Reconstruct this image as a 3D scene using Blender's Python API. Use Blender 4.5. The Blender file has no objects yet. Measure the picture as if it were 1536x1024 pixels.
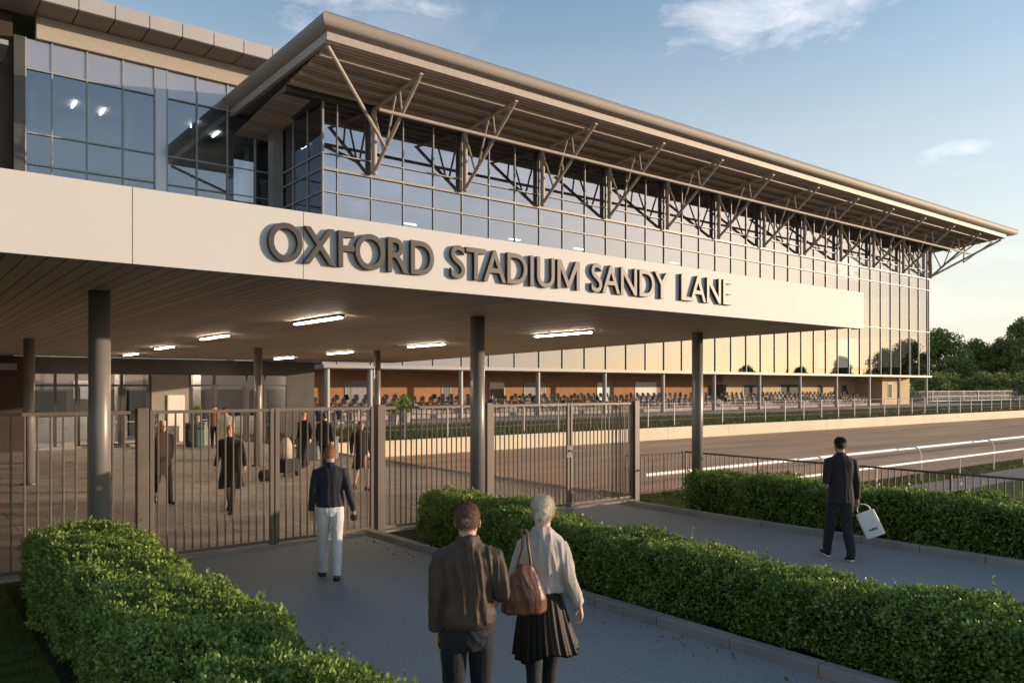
import bpy, math, random
import numpy as np
from mathutils import Vector, Matrix, noise as mnoise
random.seed(7); rng = np.random.default_rng(7)
R = math.radians
scene = bpy.context.scene
COL = scene.collection
EYE = 2.5
FX, FY = math.sin(R(38.3)), math.cos(R(38.3))     # camera heading in plan; x runs along the grandstand, y towards it

# ------------------------------------------------------------------ materials
def newmat(name):
    m = bpy.data.materials.new(name); m.use_nodes = True
    nt = m.node_tree; b = nt.nodes['Principled BSDF']
    return m, nt, b
def N(nt, t, **kw):
    n = nt.nodes.new(t)
    for k, v in kw.items(): setattr(n, k, v)
    return n
def coords(nt, scale=(1,1,1), kind='Object'):
    tc = N(nt, 'ShaderNodeTexCoord'); mp = N(nt, 'ShaderNodeMapping')
    mp.inputs['Scale'].default_value = scale
    nt.links.new(tc.outputs[kind], mp.inputs['Vector'])
    return mp.outputs['Vector']
def mat(name, col, rough=.6, metal=0., var=.12, nscale=3., bump=0., bscale=40., stretch=(1,1,1), spec=.5, detail=6, coat=0.):
    m, nt, b = newmat(name)
    v = coords(nt, stretch)
    n1 = N(nt, 'ShaderNodeTexNoise'); n1.inputs['Scale'].default_value = nscale; n1.inputs['Detail'].default_value = detail
    nt.links.new(v, n1.inputs['Vector'])
    r = N(nt, 'ShaderNodeValToRGB'); e = r.color_ramp.elements
    e[0].position = .3; e[1].position = .72
    e[0].color = tuple(max(0, c*(1-var)) for c in col)+(1,); e[1].color = tuple(min(1, c*(1+var)) for c in col)+(1,)
    nt.links.new(n1.outputs['Fac'], r.inputs['Fac']); nt.links.new(r.outputs['Color'], b.inputs['Base Color'])
    b.inputs['Roughness'].default_value = rough; b.inputs['Metallic'].default_value = metal
    b.inputs['Specular IOR Level'].default_value = spec
    if coat: b.inputs['Coat Weight'].default_value = coat
    if bump:
        n2 = N(nt, 'ShaderNodeTexNoise'); n2.inputs['Scale'].default_value = bscale; n2.inputs['Detail'].default_value = 5
        nt.links.new(v, n2.inputs['Vector'])
        bp = N(nt, 'ShaderNodeBump'); bp.inputs['Strength'].default_value = bump; bp.inputs['Distance'].default_value = .01
        nt.links.new(n2.outputs['Fac'], bp.inputs['Height']); nt.links.new(bp.outputs['Normal'], b.inputs['Normal'])
    return m
def leafmat(name, c0, c1, trans=.3, rough=.5):
    m, nt, b = newmat(name)
    g = N(nt, 'ShaderNodeNewGeometry'); r = N(nt, 'ShaderNodeValToRGB')
    r.color_ramp.elements[0].color = c0+(1,); r.color_ramp.elements[1].color = c1+(1,)
    v = coords(nt); n1 = N(nt, 'ShaderNodeTexNoise'); n1.inputs['Scale'].default_value = 4.5; nt.links.new(v, n1.inputs['Vector'])
    mx = N(nt, 'ShaderNodeMath', operation='MULTIPLY_ADD'); mx.inputs[1].default_value = .65
    nt.links.new(g.outputs['Random Per Island'], mx.inputs[0])
    m2 = N(nt, 'ShaderNodeMath', operation='MULTIPLY_ADD'); m2.inputs[1].default_value = 1.1; m2.inputs[2].default_value = -.38
    nt.links.new(n1.outputs['Fac'], m2.inputs[0]); nt.links.new(m2.outputs[0], mx.inputs[2])
    nt.links.new(mx.outputs[0], r.inputs['Fac']); nt.links.new(r.outputs['Color'], b.inputs['Base Color'])
    b.inputs['Roughness'].default_value = rough; b.inputs['Specular IOR Level'].default_value = .35
    t = N(nt, 'ShaderNodeBsdfTranslucent'); nt.links.new(r.outputs['Color'], t.inputs['Color'])
    mix = N(nt, 'ShaderNodeMixShader'); mix.inputs[0].default_value = trans
    nt.links.new(b.outputs[0], mix.inputs[1]); nt.links.new(t.outputs[0], mix.inputs[2])
    nt.links.new(mix.outputs[0], nt.nodes['Material Output'].inputs['Surface'])
    return m
def brickmat(name, c1, c2, mortar, bw, bh, ms=.012, rough=.85, axis='XZ', bump=.4, squash=1, off=.5):
    m, nt, b = newmat(name)
    tc = N(nt, 'ShaderNodeTexCoord'); sp = N(nt, 'ShaderNodeSeparateXYZ'); cb = N(nt, 'ShaderNodeCombineXYZ')
    nt.links.new(tc.outputs['Object'], sp.inputs[0])
    if axis == 'XZ': nt.links.new(sp.outputs['X'], cb.inputs['X']); nt.links.new(sp.outputs['Z'], cb.inputs['Y'])
    elif axis == 'YZ': nt.links.new(sp.outputs['Y'], cb.inputs['X']); nt.links.new(sp.outputs['Z'], cb.inputs['Y'])
    else: nt.links.new(sp.outputs['X'], cb.inputs['X']); nt.links.new(sp.outputs['Y'], cb.inputs['Y'])
    bt = N(nt, 'ShaderNodeTexBrick'); bt.inputs['Scale'].default_value = 1
    bt.inputs['Brick Width'].default_value = bw; bt.inputs['Row Height'].default_value = bh; bt.inputs['Mortar Size'].default_value = ms
    bt.inputs['Color1'].default_value = c1+(1,); bt.inputs['Color2'].default_value = c2+(1,); bt.inputs['Mortar'].default_value = mortar+(1,)
    bt.offset = off; nt.links.new(cb.outputs[0], bt.inputs['Vector'])
    n1 = N(nt, 'ShaderNodeTexNoise'); n1.inputs['Scale'].default_value = .7; n1.inputs['Detail'].default_value = 8; nt.links.new(tc.outputs['Object'], n1.inputs['Vector'])
    mx = N(nt, 'ShaderNodeMixRGB', blend_type='MULTIPLY'); mx.inputs[0].default_value = .45
    nt.links.new(bt.outputs['Color'], mx.inputs[1]); rr = N(nt, 'ShaderNodeValToRGB'); rr.color_ramp.elements[0].position=.3; rr.color_ramp.elements[1].position=.7
    rr.color_ramp.elements[0].color=(.45,.45,.45,1); nt.links.new(n1.outputs['Fac'], rr.inputs[0]); nt.links.new(rr.outputs[0], mx.inputs[2])
    nt.links.new(mx.outputs[0], b.inputs['Base Color']); b.inputs['Roughness'].default_value = rough
    bp = N(nt, 'ShaderNodeBump'); bp.inputs['Strength'].default_value = bump; bp.inputs['Distance'].default_value = .01; bp.invert = True
    nt.links.new(bt.outputs['Fac'], bp.inputs['Height']); nt.links.new(bp.outputs['Normal'], b.inputs['Normal'])
    return m
def boardmat(name, c, axis, width, gap=.07, rough=.6, gcol=(.02,.018,.015)):
    m, nt, b = newmat(name)
    tc = N(nt, 'ShaderNodeTexCoord'); sp = N(nt, 'ShaderNodeSeparateXYZ'); nt.links.new(tc.outputs['Object'], sp.inputs[0])
    dv = N(nt, 'ShaderNodeMath', operation='DIVIDE'); dv.inputs[1].default_value = width; nt.links.new(sp.outputs[axis], dv.inputs[0])
    fr = N(nt, 'ShaderNodeMath', operation='FRACT'); nt.links.new(dv.outputs[0], fr.inputs[0])
    lt = N(nt, 'ShaderNodeMath', operation='LESS_THAN'); lt.inputs[1].default_value = gap; nt.links.new(fr.outputs[0], lt.inputs[0])
    fl = N(nt, 'ShaderNodeMath', operation='FLOOR'); nt.links.new(dv.outputs[0], fl.inputs[0])
    wn = N(nt, 'ShaderNodeTexWhiteNoise', noise_dimensions='1D'); nt.links.new(fl.outputs[0], wn.inputs['W'])
    r = N(nt, 'ShaderNodeValToRGB'); r.color_ramp.elements[0].color = tuple(x*.82 for x in c)+(1,); r.color_ramp.elements[1].color = tuple(x*1.15 for x in c)+(1,)
    nt.links.new(wn.outputs['Value'], r.inputs[0])
    mx = N(nt, 'ShaderNodeMixRGB'); nt.links.new(lt.outputs[0], mx.inputs[0]); nt.links.new(r.outputs[0], mx.inputs[1]); mx.inputs[2].default_value = gcol+(1,)
    nt.links.new(mx.outputs[0], b.inputs['Base Color']); b.inputs['Roughness'].default_value = rough
    bp = N(nt, 'ShaderNodeBump'); bp.inputs['Strength'].default_value = .5; bp.inputs['Distance'].default_value = .02; bp.invert = True
    nt.links.new(lt.outputs[0], bp.inputs['Height']); nt.links.new(bp.outputs['Normal'], b.inputs['Normal'])
    return m
def glassmat(name, base=.4, tint=(.35,.42,.45), refl=(.86,.9,.93), wob=.006):
    m, nt, b = newmat(name); nt.nodes.remove(b)
    fr = N(nt, 'ShaderNodeFresnel'); fr.inputs['IOR'].default_value = 1.55
    mr = N(nt, 'ShaderNodeMapRange'); mr.inputs['To Min'].default_value = base; mr.inputs['To Max'].default_value = 1.0
    nt.links.new(fr.outputs[0], mr.inputs['Value'])
    g = N(nt, 'ShaderNodeBsdfGlossy'); g.inputs['Roughness'].default_value = .008; g.inputs['Color'].default_value = refl+(1,)
    t = N(nt, 'ShaderNodeBsdfTransparent'); t.inputs['Color'].default_value = tint+(1,)
    v = coords(nt); n1 = N(nt, 'ShaderNodeTexNoise'); n1.inputs['Scale'].default_value = .5; n1.inputs['Detail'].default_value = 1; nt.links.new(v, n1.inputs['Vector'])
    bp = N(nt, 'ShaderNodeBump'); bp.inputs['Strength'].default_value = wob*10; bp.inputs['Distance'].default_value = .012
    nt.links.new(n1.outputs['Fac'], bp.inputs['Height']); nt.links.new(bp.outputs['Normal'], g.inputs['Normal'])
    mix = N(nt, 'ShaderNodeMixShader'); nt.links.new(mr.outputs[0], mix.inputs[0]); nt.links.new(t.outputs[0], mix.inputs[1]); nt.links.new(g.outputs[0], mix.inputs[2])
    nt.links.new(mix.outputs[0], nt.nodes['Material Output'].inputs['Surface'])
    return m
def emit(name, col, s):
    m, nt, b = newmat(name); b.inputs['Base Color'].default_value = col+(1,)
    b.inputs['Emission Color'].default_value = col+(1,); b.inputs['Emission Strength'].default_value = s
    return m

M = dict(
 fascia = mat('fascia_metal', (.57,.55,.53), rough=.6, metal=.0, var=.03, nscale=.6, bump=.02, bscale=3),
 soffit = boardmat('soffit_boards', (.42,.35,.285), 'X', .17, gap=.1),
 dark = mat('dark_steel', (.085,.08,.075), rough=.42, metal=.5, var=.12, nscale=2, bump=.05),
 column = mat('column_steel', (.20,.19,.18), rough=.38, metal=.12, var=.1, nscale=1.5, bump=.03, bscale=12),
 truss = mat('truss_paint', (.36,.31,.27), rough=.55, metal=.05, var=.1),
 fence = mat('fence_bronze', (.14,.115,.095), rough=.5, metal=.1, var=.1, nscale=5),
 lowfence = mat('rail_bronze', (.13,.085,.06), rough=.5, metal=.4, var=.1),
 mullion = mat('mullion_grey', (.30,.30,.30), rough=.5, metal=.1, var=.08),
 transom = mat('transom_grey', (.30,.28,.26), rough=.5, metal=.1, var=.06),
 roof = mat('roof_edge_metal', (.27,.235,.205), rough=.62, metal=.05, var=.05, nscale=.4),
 deck = boardmat('roof_deck', (.44,.35,.27), 'Y', .38, gap=.22, gcol=(.07,.055,.04)),
 wingsoff = mat('wing_soffit', (.22,.18,.15), rough=.6, var=.08, nscale=.8),
 wingfas = mat('wing_fascia', (.42,.395,.38), rough=.45, metal=.3, var=.05, nscale=.5),
 render = mat('cream_render', (.56,.42,.27), rough=.85, var=.08, nscale=.8, bump=.15, bscale=25),
 spandrel = mat('spandrel_glass', (.36,.36,.40), rough=.12, metal=.55, var=.03, nscale=.5),
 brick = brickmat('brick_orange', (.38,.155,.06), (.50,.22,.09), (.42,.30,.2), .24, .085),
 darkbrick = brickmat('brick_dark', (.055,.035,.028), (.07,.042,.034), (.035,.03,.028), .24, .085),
 paving = brickmat('plaza_paving', (.30,.25,.21), (.36,.30,.25), (.12,.10,.085), 1.2, .8, ms=.012, axis='XY', bump=.3, rough=.75),
 asphalt = mat('path_asphalt', (.285,.28,.28), rough=.9, var=.13, nscale=30, bump=.35, bscale=150, detail=14, spec=.12),
 kerb = mat('kerb_concrete', (.30,.28,.26), rough=.85, var=.15, nscale=2, bump=.3, bscale=60, spec=.12),
 soil = mat('soil', (.035,.035,.018), rough=.95, var=.5, nscale=14, bump=.9, bscale=60, spec=.12),
 lawn = mat('lawn', (.075,.10,.022), rough=.95, var=.5, nscale=5, bump=1., bscale=90, detail=10, spec=.12),
 bank = mat('bank_grass', (.10,.11,.04), rough=.95, var=.45, nscale=3, bump=1., bscale=50, detail=10, spec=.12),
 dirt = mat('track_dirt', (.54,.34,.205), rough=.95, var=.2, nscale=.9, bump=.5, bscale=30, stretch=(.12,1,1), detail=12, spec=.12),
 terrace = mat('terrace_concrete', (.38,.33,.28), rough=.9, var=.25, nscale=1.5, bump=.3, bscale=20, spec=.12),
 cream = mat('cream_wall', (.66,.57,.44), rough=.8, var=.08, nscale=.7, bump=.1),
 white = mat('white_paint', (.80,.76,.72), rough=.45, var=.06, nscale=2),
 letters = mat('letter_bronze', (.046,.041,.038), rough=.45, metal=.2, var=.08, nscale=4),
 glass = glassmat('curtain_glass', base=.64, tint=(.7,.7,.68), refl=(.44,.46,.55)),
 wingglass = glassmat('wing_glass', base=.42, tint=(.55,.62,.70), refl=(.38,.44,.52)),
 shopglass = glassmat('lobby_glass', base=.06, tint=(.8,.78,.74), refl=(.6,.62,.62)),
 inner = mat('interior_wall', (.40,.38,.36), rough=.8, var=.15, nscale=.4),
 innerdark = mat('interior_dark', (.10,.095,.09), rough=.8, var=.2, nscale=.5),
 blind = mat('interior_bulkhead', (.75,.72,.68), rough=.7, var=.03),
 lobbywall = mat('lobby_wall', (.20,.165,.14), rough=.8, var=.15, nscale=.6),
 stone = mat('stone_panel', (.30,.265,.235), rough=.7, var=.08, nscale=1.2),
 lamp = emit('lamp_glow', (1.0,.84,.62), 45.),
 lobbylamp = emit('lobby_lamp', (1.0,.88,.7), 34.),
 inlamp = emit('interior_lamp', (1.0,.95,.88), 9.),
 hedge = leafmat('hedge_leaf', (.045,.10,.016), (.36,.47,.11), trans=.28, rough=.42),
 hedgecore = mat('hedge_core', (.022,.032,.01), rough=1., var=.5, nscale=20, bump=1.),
 treeleaf = leafmat('tree_leaf', (.10,.145,.035), (.34,.38,.11), trans=.25, rough=.6),
 bark = mat('bark', (.09,.065,.045), rough=.9, var=.3, nscale=6, bump=.6),
 skin = mat('skin', (.50,.29,.20), rough=.5, var=.08, nscale=12, bump=.05, bscale=120),
 skinpale = mat('skin_pale', (.60,.38,.29), rough=.5, var=.08, nscale=12),
 black = mat('black_cloth', (.012,.012,.014), rough=.8, var=.3, nscale=10, bump=.2, bscale=120),
 chairdark = mat('chair_dark', (.02,.02,.03), rough=.95, var=.1),
 chairlight = mat('chair_light', (.26,.25,.25), rough=.5, var=.1),
 mesh = mat('mesh_grey', (.20,.21,.24), rough=.5, metal=.4, var=.05),
 greypath = mat('asphalt_far', (.26,.225,.21), rough=.9, var=.12, nscale=.8, bump=.3, spec=.12),  # own grey tone of the path beside the running rail
)

# ------------------------------------------------------------------ mesh building
class MB:
    def __init__(s): s.v = []; s.f = []; s.mi = []; s.cur = 0
    def quad(s, a, b, c, d):
        i = len(s.v); s.v += [a, b, c, d]; s.f.append((i, i+1, i+2, i+3)); s.mi.append(s.cur)
    def box(s, x0, y0, z0, x1, y1, z1):
        if x1 < x0: x0, x1 = x1, x0
        if y1 < y0: y0, y1 = y1, y0
        if z1 < z0: z0, z1 = z1, z0
        i = len(s.v)
        s.v += [(x0,y0,z0),(x1,y0,z0),(x1,y1,z0),(x0,y1,z0),(x0,y0,z1),(x1,y0,z1),(x1,y1,z1),(x0,y1,z1)]
        for q in ((0,3,2,1),(4,5,6,7),(0,1,5,4),(1,2,6,5),(2,3,7,6),(3,0,4,7)):
            s.f.append(tuple(i+k for k in q)); s.mi.append(s.cur)
        return s
    def bar(s, p, q, w, h=None):      # square bar between two points
        return s.tube(p, q, w*.7071, n=4, rot=math.pi/4, r2=None if h is None else None)
    def tube(s, p, q, r, n=10, r2=None, rot=0, cap=True):
        p = Vector(p); q = Vector(q); d = (q-p).normalized(); r2 = r if r2 is None else r2
        up = Vector((0,0,1)) if abs(d.z) < .95 else Vector((0,1,0))
        a = d.cross(up).normalized(); b = a.cross(d)
        i = len(s.v)
        for c, rr in ((p, r), (q, r2)):
            for k in range(n):
                t = rot+2*math.pi*k/n; s.v.append(tuple(c + a*math.cos(t)*rr + b*math.sin(t)*rr))
        for k in range(n):
            s.f.append((i+k, i+(k+1)%n, i+n+(k+1)%n, i+n+k)); s.mi.append(s.cur)
        if cap:
            s.f.append(tuple(i+n-1-k for k in range(n))); s.mi.append(s.cur)
            s.f.append(tuple(i+n+k for k in range(n))); s.mi.append(s.cur)
        return s
    def path(s, pts, r, n=8):
        pts = [Vector(p) for p in pts]; rs = r if isinstance(r, (list, tuple)) else [r]*len(pts)
        return s.loft([(p, rr, rr) for p, rr in zip(pts, rs)], n)
    def loft(s, rings, n=14, ref=None, expo=2., cap=True):
        """rings: (centre, ra, rb); a-axis is as close to ref (default x) as the path allows"""
        P = [Vector(r[0]) for r in rings]; i0 = len(s.v); ref = Vector(ref or (1,0,0))
        for k, (c, ra, rb) in enumerate(rings):
            d = (P[min(k+1, len(P)-1)] - P[max(k-1, 0)])
            d = d.normalized() if d.length > 1e-9 else Vector((0,0,1))
            a = ref - d*ref.dot(d)
            if a.length < .05: a = Vector((0,1,0)) - d*d.y
            a.normalize(); b = d.cross(a)
            for j in range(n):
                t = 2*math.pi*j/n; ct, st = math.cos(t), math.sin(t)
                if expo != 2.:
                    ct = math.copysign(abs(ct)**(2/expo), ct); st = math.copysign(abs(st)**(2/expo), st)
                s.v.append(tuple(P[k] + a*ct*ra + b*st*rb))
        for k in range(len(P)-1):
            for j in range(n):
                a0 = i0+k*n+j; a1 = i0+k*n+(j+1)%n
                s.f.append((a0, a1, a1+n, a0+n)); s.mi.append(s.cur)
        if cap:
            s.f.append(tuple(i0+n-1-j for j in range(n))); s.mi.append(s.cur)
            e = i0+(len(P)-1)*n
            s.f.append(tuple(e+j for j in range(n))); s.mi.append(s.cur)
        return s
    def ball(s, c, rx, ry=None, rz=None, n=12, m=8):
        ry = rx if ry is None else ry; rz = rx if rz is None else rz
        i0 = len(s.v); c = Vector(c)
        for k in range(1, m):
            ph = math.pi*k/m
            for j in range(n):
                t = 2*math.pi*j/n
                s.v.append((c.x+rx*math.sin(ph)*math.cos(t), c.y+ry*math.sin(ph)*math.sin(t), c.z-rz*math.cos(ph)))
        for k in range(m-2):
            for j in range(n):
                a0 = i0+k*n+j; a1 = i0+k*n+(j+1)%n
                s.f.append((a0, a1, a1+n, a0+n)); s.mi.append(s.cur)
        b = len(s.v); s.v += [(c.x, c.y, c.z-rz), (c.x, c.y, c.z+rz)]
        for j in range(n):
            s.f.append((b, i0+(j+1)%n, i0+j)); s.mi.append(s.cur)
            e = i0+(m-2)*n; s.f.append((b+1, e+j, e+(j+1)%n)); s.mi.append(s.cur)
        return s
    def build(s, name, mats, parent=None, smooth=False, origin=None, bevel=0, cr=None):
        me = bpy.data.meshes.new(name)
        vs = s.v
        if origin: ox, oy, oz = origin; vs = [(x-ox, y-oy, z-oz) for x, y, z in vs]
        me.from_pydata(vs, [], s.f)
        for m in (mats if isinstance(mats, (list, tuple)) else [mats]): me.materials.append(m)
        if any(s.mi): me.polygons.foreach_set('material_index', s.mi)
        if smooth: me.polygons.foreach_set('use_smooth', [True]*len(me.polygons))
        me.update()
        o = bpy.data.objects.new(name, me); COL.objects.link(o)
        if origin: o.location = origin
        if parent is not None: o.parent = parent
        if bevel:
            b = o.modifiers.new('bevel', 'BEVEL'); b.width = bevel; b.segments = 2; b.limit_method = 'ANGLE'
        return o
def tag(o, label=None, cat=None, group=None, kind=None):
    if label: o['label'] = label
    if cat: o['category'] = cat
    if group: o['group'] = group
    if kind: o['kind'] = kind
    return o
def empty(name, loc=(0,0,0), rz=0):
    o = bpy.data.objects.new(name, None); COL.objects.link(o); o.location = loc; o.rotation_euler = (0,0,rz); o.empty_display_size = .3
    return o
def copy_tree(o, parent=None):
    c = o.copy(); COL.objects.link(c); c.parent = parent
    for ch in [x for x in bpy.data.objects if x.parent == o]: copy_tree(ch, c)
    return c
def np_mesh(name, V, F, mat_, parent=None, smooth=False):
    me = bpy.data.meshes.new(name)
    nv, nf, k = len(V), len(F), F.shape[1]
    me.vertices.add(nv); me.vertices.foreach_set('co', V.astype(np.float32).ravel())
    me.loops.add(nf*k); me.loops.foreach_set('vertex_index', F.astype(np.int32).ravel())
    me.polygons.add(nf); me.polygons.foreach_set('loop_start', np.arange(0, nf*k, k, dtype=np.int32))
    me.polygons.foreach_set('loop_total', np.full(nf, k, dtype=np.int32))
    me.materials.append(mat_)
    me.update(calc_edges=True)
    if smooth: me.polygons.foreach_set('use_smooth', [True]*nf)
    o = bpy.data.objects.new(name, me); COL.objects.link(o)
    if parent is not None: o.parent = parent
    return o
def leaves(name, P, Nn, size, mat_, parent=None, aspect=.55, spread=.9):
    """P points, Nn outward directions: one folded pointed leaf (two triangles' worth of quad) per point"""
    n = len(P)
    D = Nn + rng.normal(0, spread, (n,3)); D /= np.linalg.norm(D, axis=1)[:,None]+1e-9
    T = rng.normal(0, 1, (n,3)); S = np.cross(D, T); S /= np.linalg.norm(S, axis=1)[:,None]+1e-9
    U = np.cross(S, D)
    L = size*rng.uniform(.6, 1.35, n)[:,None]
    W = L*aspect*.5
    base = P - D*L*.3
    V = np.empty((n,4,3))
    V[:,0] = base; V[:,1] = base + D*L*.45 + S*W + U*W*.35; V[:,2] = base + D*L; V[:,3] = base + D*L*.45 - S*W + U*W*.35
    F = np.arange(n*4).reshape(n,4)
    return np_mesh(name, V.reshape(-1,3), F, mat_, parent)

def ux(px, v):        # where the line of sight through picture column px meets the plane y = v
    a = (px-768)/1187
    return v*(FX+FY*a)/(FY-FX*a)
def dist(px, v):
    a = (px-768)/1187
    return v/(FY-FX*a)
def zy(px, py, v): return EYE + (580-py)/1187*dist(px, v)

# ------------------------------------------------------------------ camera, sky and sun
cam = bpy.data.objects.new('camera', bpy.data.cameras.new('camera')); COL.objects.link(cam)
cam.location = (0,0,EYE); cam.rotation_euler = (R(90), 0, -R(38.3))
cam.data.sensor_width = 36; cam.data.lens = 36*1187/1536; cam.data.shift_y = 68/1536
cam.data.clip_end = 5000; cam.data.clip_start = .1
scene.camera = cam
SUN_AZ = math.atan2(.83, -.56); SUN_EL = R(6.7)
w = bpy.data.worlds.new('World'); scene.world = w; w.use_nodes = True
nt = w.node_tree; bg = nt.nodes['Background']
sky = N(nt, 'ShaderNodeTexSky', sky_type='NISHITA'); sky.sun_disc = False
sky.sun_elevation = SUN_EL; sky.sun_rotation = SUN_AZ; sky.air_density = 1.0; sky.dust_density = .7; sky.ozone_density = 1.6; sky.altitude = 50
# wispy clouds by direction
tc = N(nt, 'ShaderNodeTexCoord'); sp = N(nt, 'ShaderNodeSeparateXYZ'); nt.links.new(tc.outputs['Generated'], sp.inputs[0])
zz = N(nt, 'ShaderNodeMath', operation='ADD'); zz.inputs[1].default_value = .12; nt.links.new(sp.outputs['Z'], zz.inputs[0])
dx = N(nt, 'ShaderNodeMath', operation='DIVIDE'); dy = N(nt, 'ShaderNodeMath', operation='DIVIDE')
nt.links.new(sp.outputs['X'], dx.inputs[0]); nt.links.new(zz.outputs[0], dx.inputs[1]); nt.links.new(sp.outputs['Y'], dy.inputs[0]); nt.links.new(zz.outputs[0], dy.inputs[1])
cb = N(nt, 'ShaderNodeCombineXYZ'); nt.links.new(dx.outputs[0], cb.inputs[0]); nt.links.new(dy.outputs[0], cb.inputs[1])
mp = N(nt, 'ShaderNodeMapping'); mp.inputs['Scale'].default_value = (1.0, .55, 1); mp.inputs['Rotation'].default_value = (0,0,.6); mp.inputs['Location'].default_value = (5.7, 3.4, 0)
nt.links.new(cb.outputs[0], mp.inputs['Vector'])
cn = N(nt, 'ShaderNodeTexNoise'); cn.inputs['Scale'].default_value = .8; cn.inputs['Detail'].default_value = 12; cn.inputs['Roughness'].default_value = .6; cn.inputs['Distortion'].default_value = .25
nt.links.new(mp.outputs[0], cn.inputs['Vector'])
cr = N(nt, 'ShaderNodeValToRGB'); cr.color_ramp.elements[0].position = .56; cr.color_ramp.elements[1].position = .8; cr.color_ramp.elements[1].color = (.5,.5,.5,1)
nt.links.new(cn.outputs['Fac'], cr.inputs[0])
# a few separate clouds at fixed bearings and heights above the horizon (degrees): bearing, height, half width, half height, density, lean
def mth(op, a, b=None, c=None):
    n = N(nt, 'ShaderNodeMath', operation=op)
    for k, v_ in enumerate((a, b, c)):
        if v_ is None: continue
        if hasattr(v_, 'links'): nt.links.new(v_, n.inputs[k])
        else: n.inputs[k].default_value = v_
    return n.outputs[0]
azn = mth('MULTIPLY', mth('ARCTAN2', sp.outputs['X'], sp.outputs['Y']), 57.2958); eln = mth('MULTIPLY', mth('ARCSINE', sp.outputs['Z']), 57.2958)
n2 = N(nt, 'ShaderNodeTexNoise'); n2.inputs['Scale'].default_value = 8.5; n2.inputs['Detail'].default_value = 12; n2.inputs['Roughness'].default_value = .62; n2.inputs['Distortion'].default_value = .4
m2 = N(nt, 'ShaderNodeMapping'); m2.inputs['Scale'].default_value = (1,1,2.6); nt.links.new(tc.outputs['Generated'], m2.inputs['Vector']); nt.links.new(m2.outputs[0], n2.inputs['Vector'])
acc = None
for az0, el0, wa, we, den, lean in ((61,25.6,15,3.9,1.05,.14),(67.4,14.2,2.6,1.1,.7,.12),(69.5,7.6,4.5,1.2,.9,0),(69.5,5.4,10,1.6,.95,0),(26,25.5,10,3.0,.8,-.1),(128,20,22,6,.9,0),(150,14,16,4,.8,0)):
    da = mth('SUBTRACT', azn, az0); de = mth('SUBTRACT', mth('SUBTRACT', eln, el0), mth('MULTIPLY', da, lean))
    q2 = mth('ADD', mth('POWER', mth('ABSOLUTE', mth('DIVIDE', da, wa)), 2.), mth('POWER', mth('ABSOLUTE', mth('DIVIDE', de, we)), 2.))
    mk = mth('MULTIPLY', mth('MAXIMUM', mth('SUBTRACT', 1., q2), 0.), den)
    acc = mk if acc is None else mth('MAXIMUM', acc, mk)
cl = mth('MULTIPLY', mth('MAXIMUM', mth('SUBTRACT', mth('ADD', mth('MULTIPLY', n2.outputs['Fac'], 2.4), mth('MULTIPLY', acc, .5)), 1.38), 0.), 1.2)
cl = mth('MINIMUM', mth('MAXIMUM', mth('MULTIPLY', cl, mth('MINIMUM', mth('MULTIPLY', acc, 4.), 1.)), cr.outputs[0]), .7)
cm = N(nt, 'ShaderNodeMixRGB'); nt.links.new(cl, cm.inputs[0]); nt.links.new(sky.outputs[0], cm.inputs[1])
cc = N(nt, 'ShaderNodeMixRGB', blend_type='ADD'); cc.inputs[0].default_value = 1; cc.inputs[2].default_value = (2.6,2.05,1.8,1); nt.links.new(sky.outputs[0], cc.inputs[1])
nt.links.new(cc.outputs[0], cm.inputs[2]); hz = N(nt, 'ShaderNodeMapRange'); hz.inputs['From Min'].default_value = .0; hz.inputs['From Max'].default_value = .50; hz.inputs['To Min'].default_value = .82; hz.inputs['To Max'].default_value = 0.; hz.interpolation_type = 'SMOOTHSTEP'
nt.links.new(sp.outputs['Z'], hz.inputs['Value']); hm_ = N(nt, 'ShaderNodeMixRGB'); hm_.inputs[2].default_value = (3.0,2.85,2.65,1)
nt.links.new(hz.outputs[0], hm_.inputs[0]); nt.links.new(cm.outputs[0], hm_.inputs[1]); nt.links.new(hm_.outputs[0], bg.inputs['Color'])
bg.inputs['Strength'].default_value = .15
sd = bpy.data.lights.new('sun', 'SUN'); sd.energy = 2.6; sd.angle = R(.6); sd.color = (1.0,.76,.53)
so = bpy.data.objects.new('sun', sd); COL.objects.link(so)
sdir = Vector((math.sin(SUN_AZ)*math.cos(SUN_EL), math.cos(SUN_AZ)*math.cos(SUN_EL), math.sin(SUN_EL)))
so.rotation_euler = sdir.to_track_quat('Z', 'Y').to_euler(); so.location = (60,-40,40)
scene.view_settings.view_transform = 'Standard'; scene.view_settings.look = 'None'
scene.view_settings.exposure = 1.05; scene.view_settings.gamma = 1

# ------------------------------------------------------------------ ground
def sst(t): t = min(1, max(0, t)); return t*t*(3-2*t)
def gz(x, y):
    if y >= 32.15: return 0.
    s = max((x-15.3)/1.6, min((y-12.55)/.9, (x-13.25)/1.4))
    return -.7*sst(s)
xs = [-900,-300,-100,-40,-15,-5,0,5,10,12] + [12.5+.25*i for i in range(24)] + [20,25,30,40,60,90,120,160,220,300,450,700,1500]
ys = [-900,-300,-120,-60,-30,-15,-5,0,5,9,11] + [12+.15*i for i in range(14)] + [15,18,22,27,32.1,32.2,36,44,52,60,75,100,140,220,400,900,1500]
g = MB(); nx = len(xs)
for y in ys:
    for x in xs: g.v.append((x, y, gz(x, y)))
for j in range(len(ys)-1):
    for i in range(nx-1):
        a = j*nx+i; g.f.append((a, a+1, a+nx+1, a+nx)); g.mi.append(0)
tag(g.build('ground', M['lawn'], smooth=True), kind='structure')
def sheet(name, m, x0, y0, x1, y1, z):
    b = MB(); b.quad((x0,y0,z),(x1,y0,z),(x1,y1,z),(x0,y1,z)); return tag(b.build(name, m), kind='structure')
sheet('plaza', M['paving'], -30, 12.06, 13.0, 62, .004)
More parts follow.
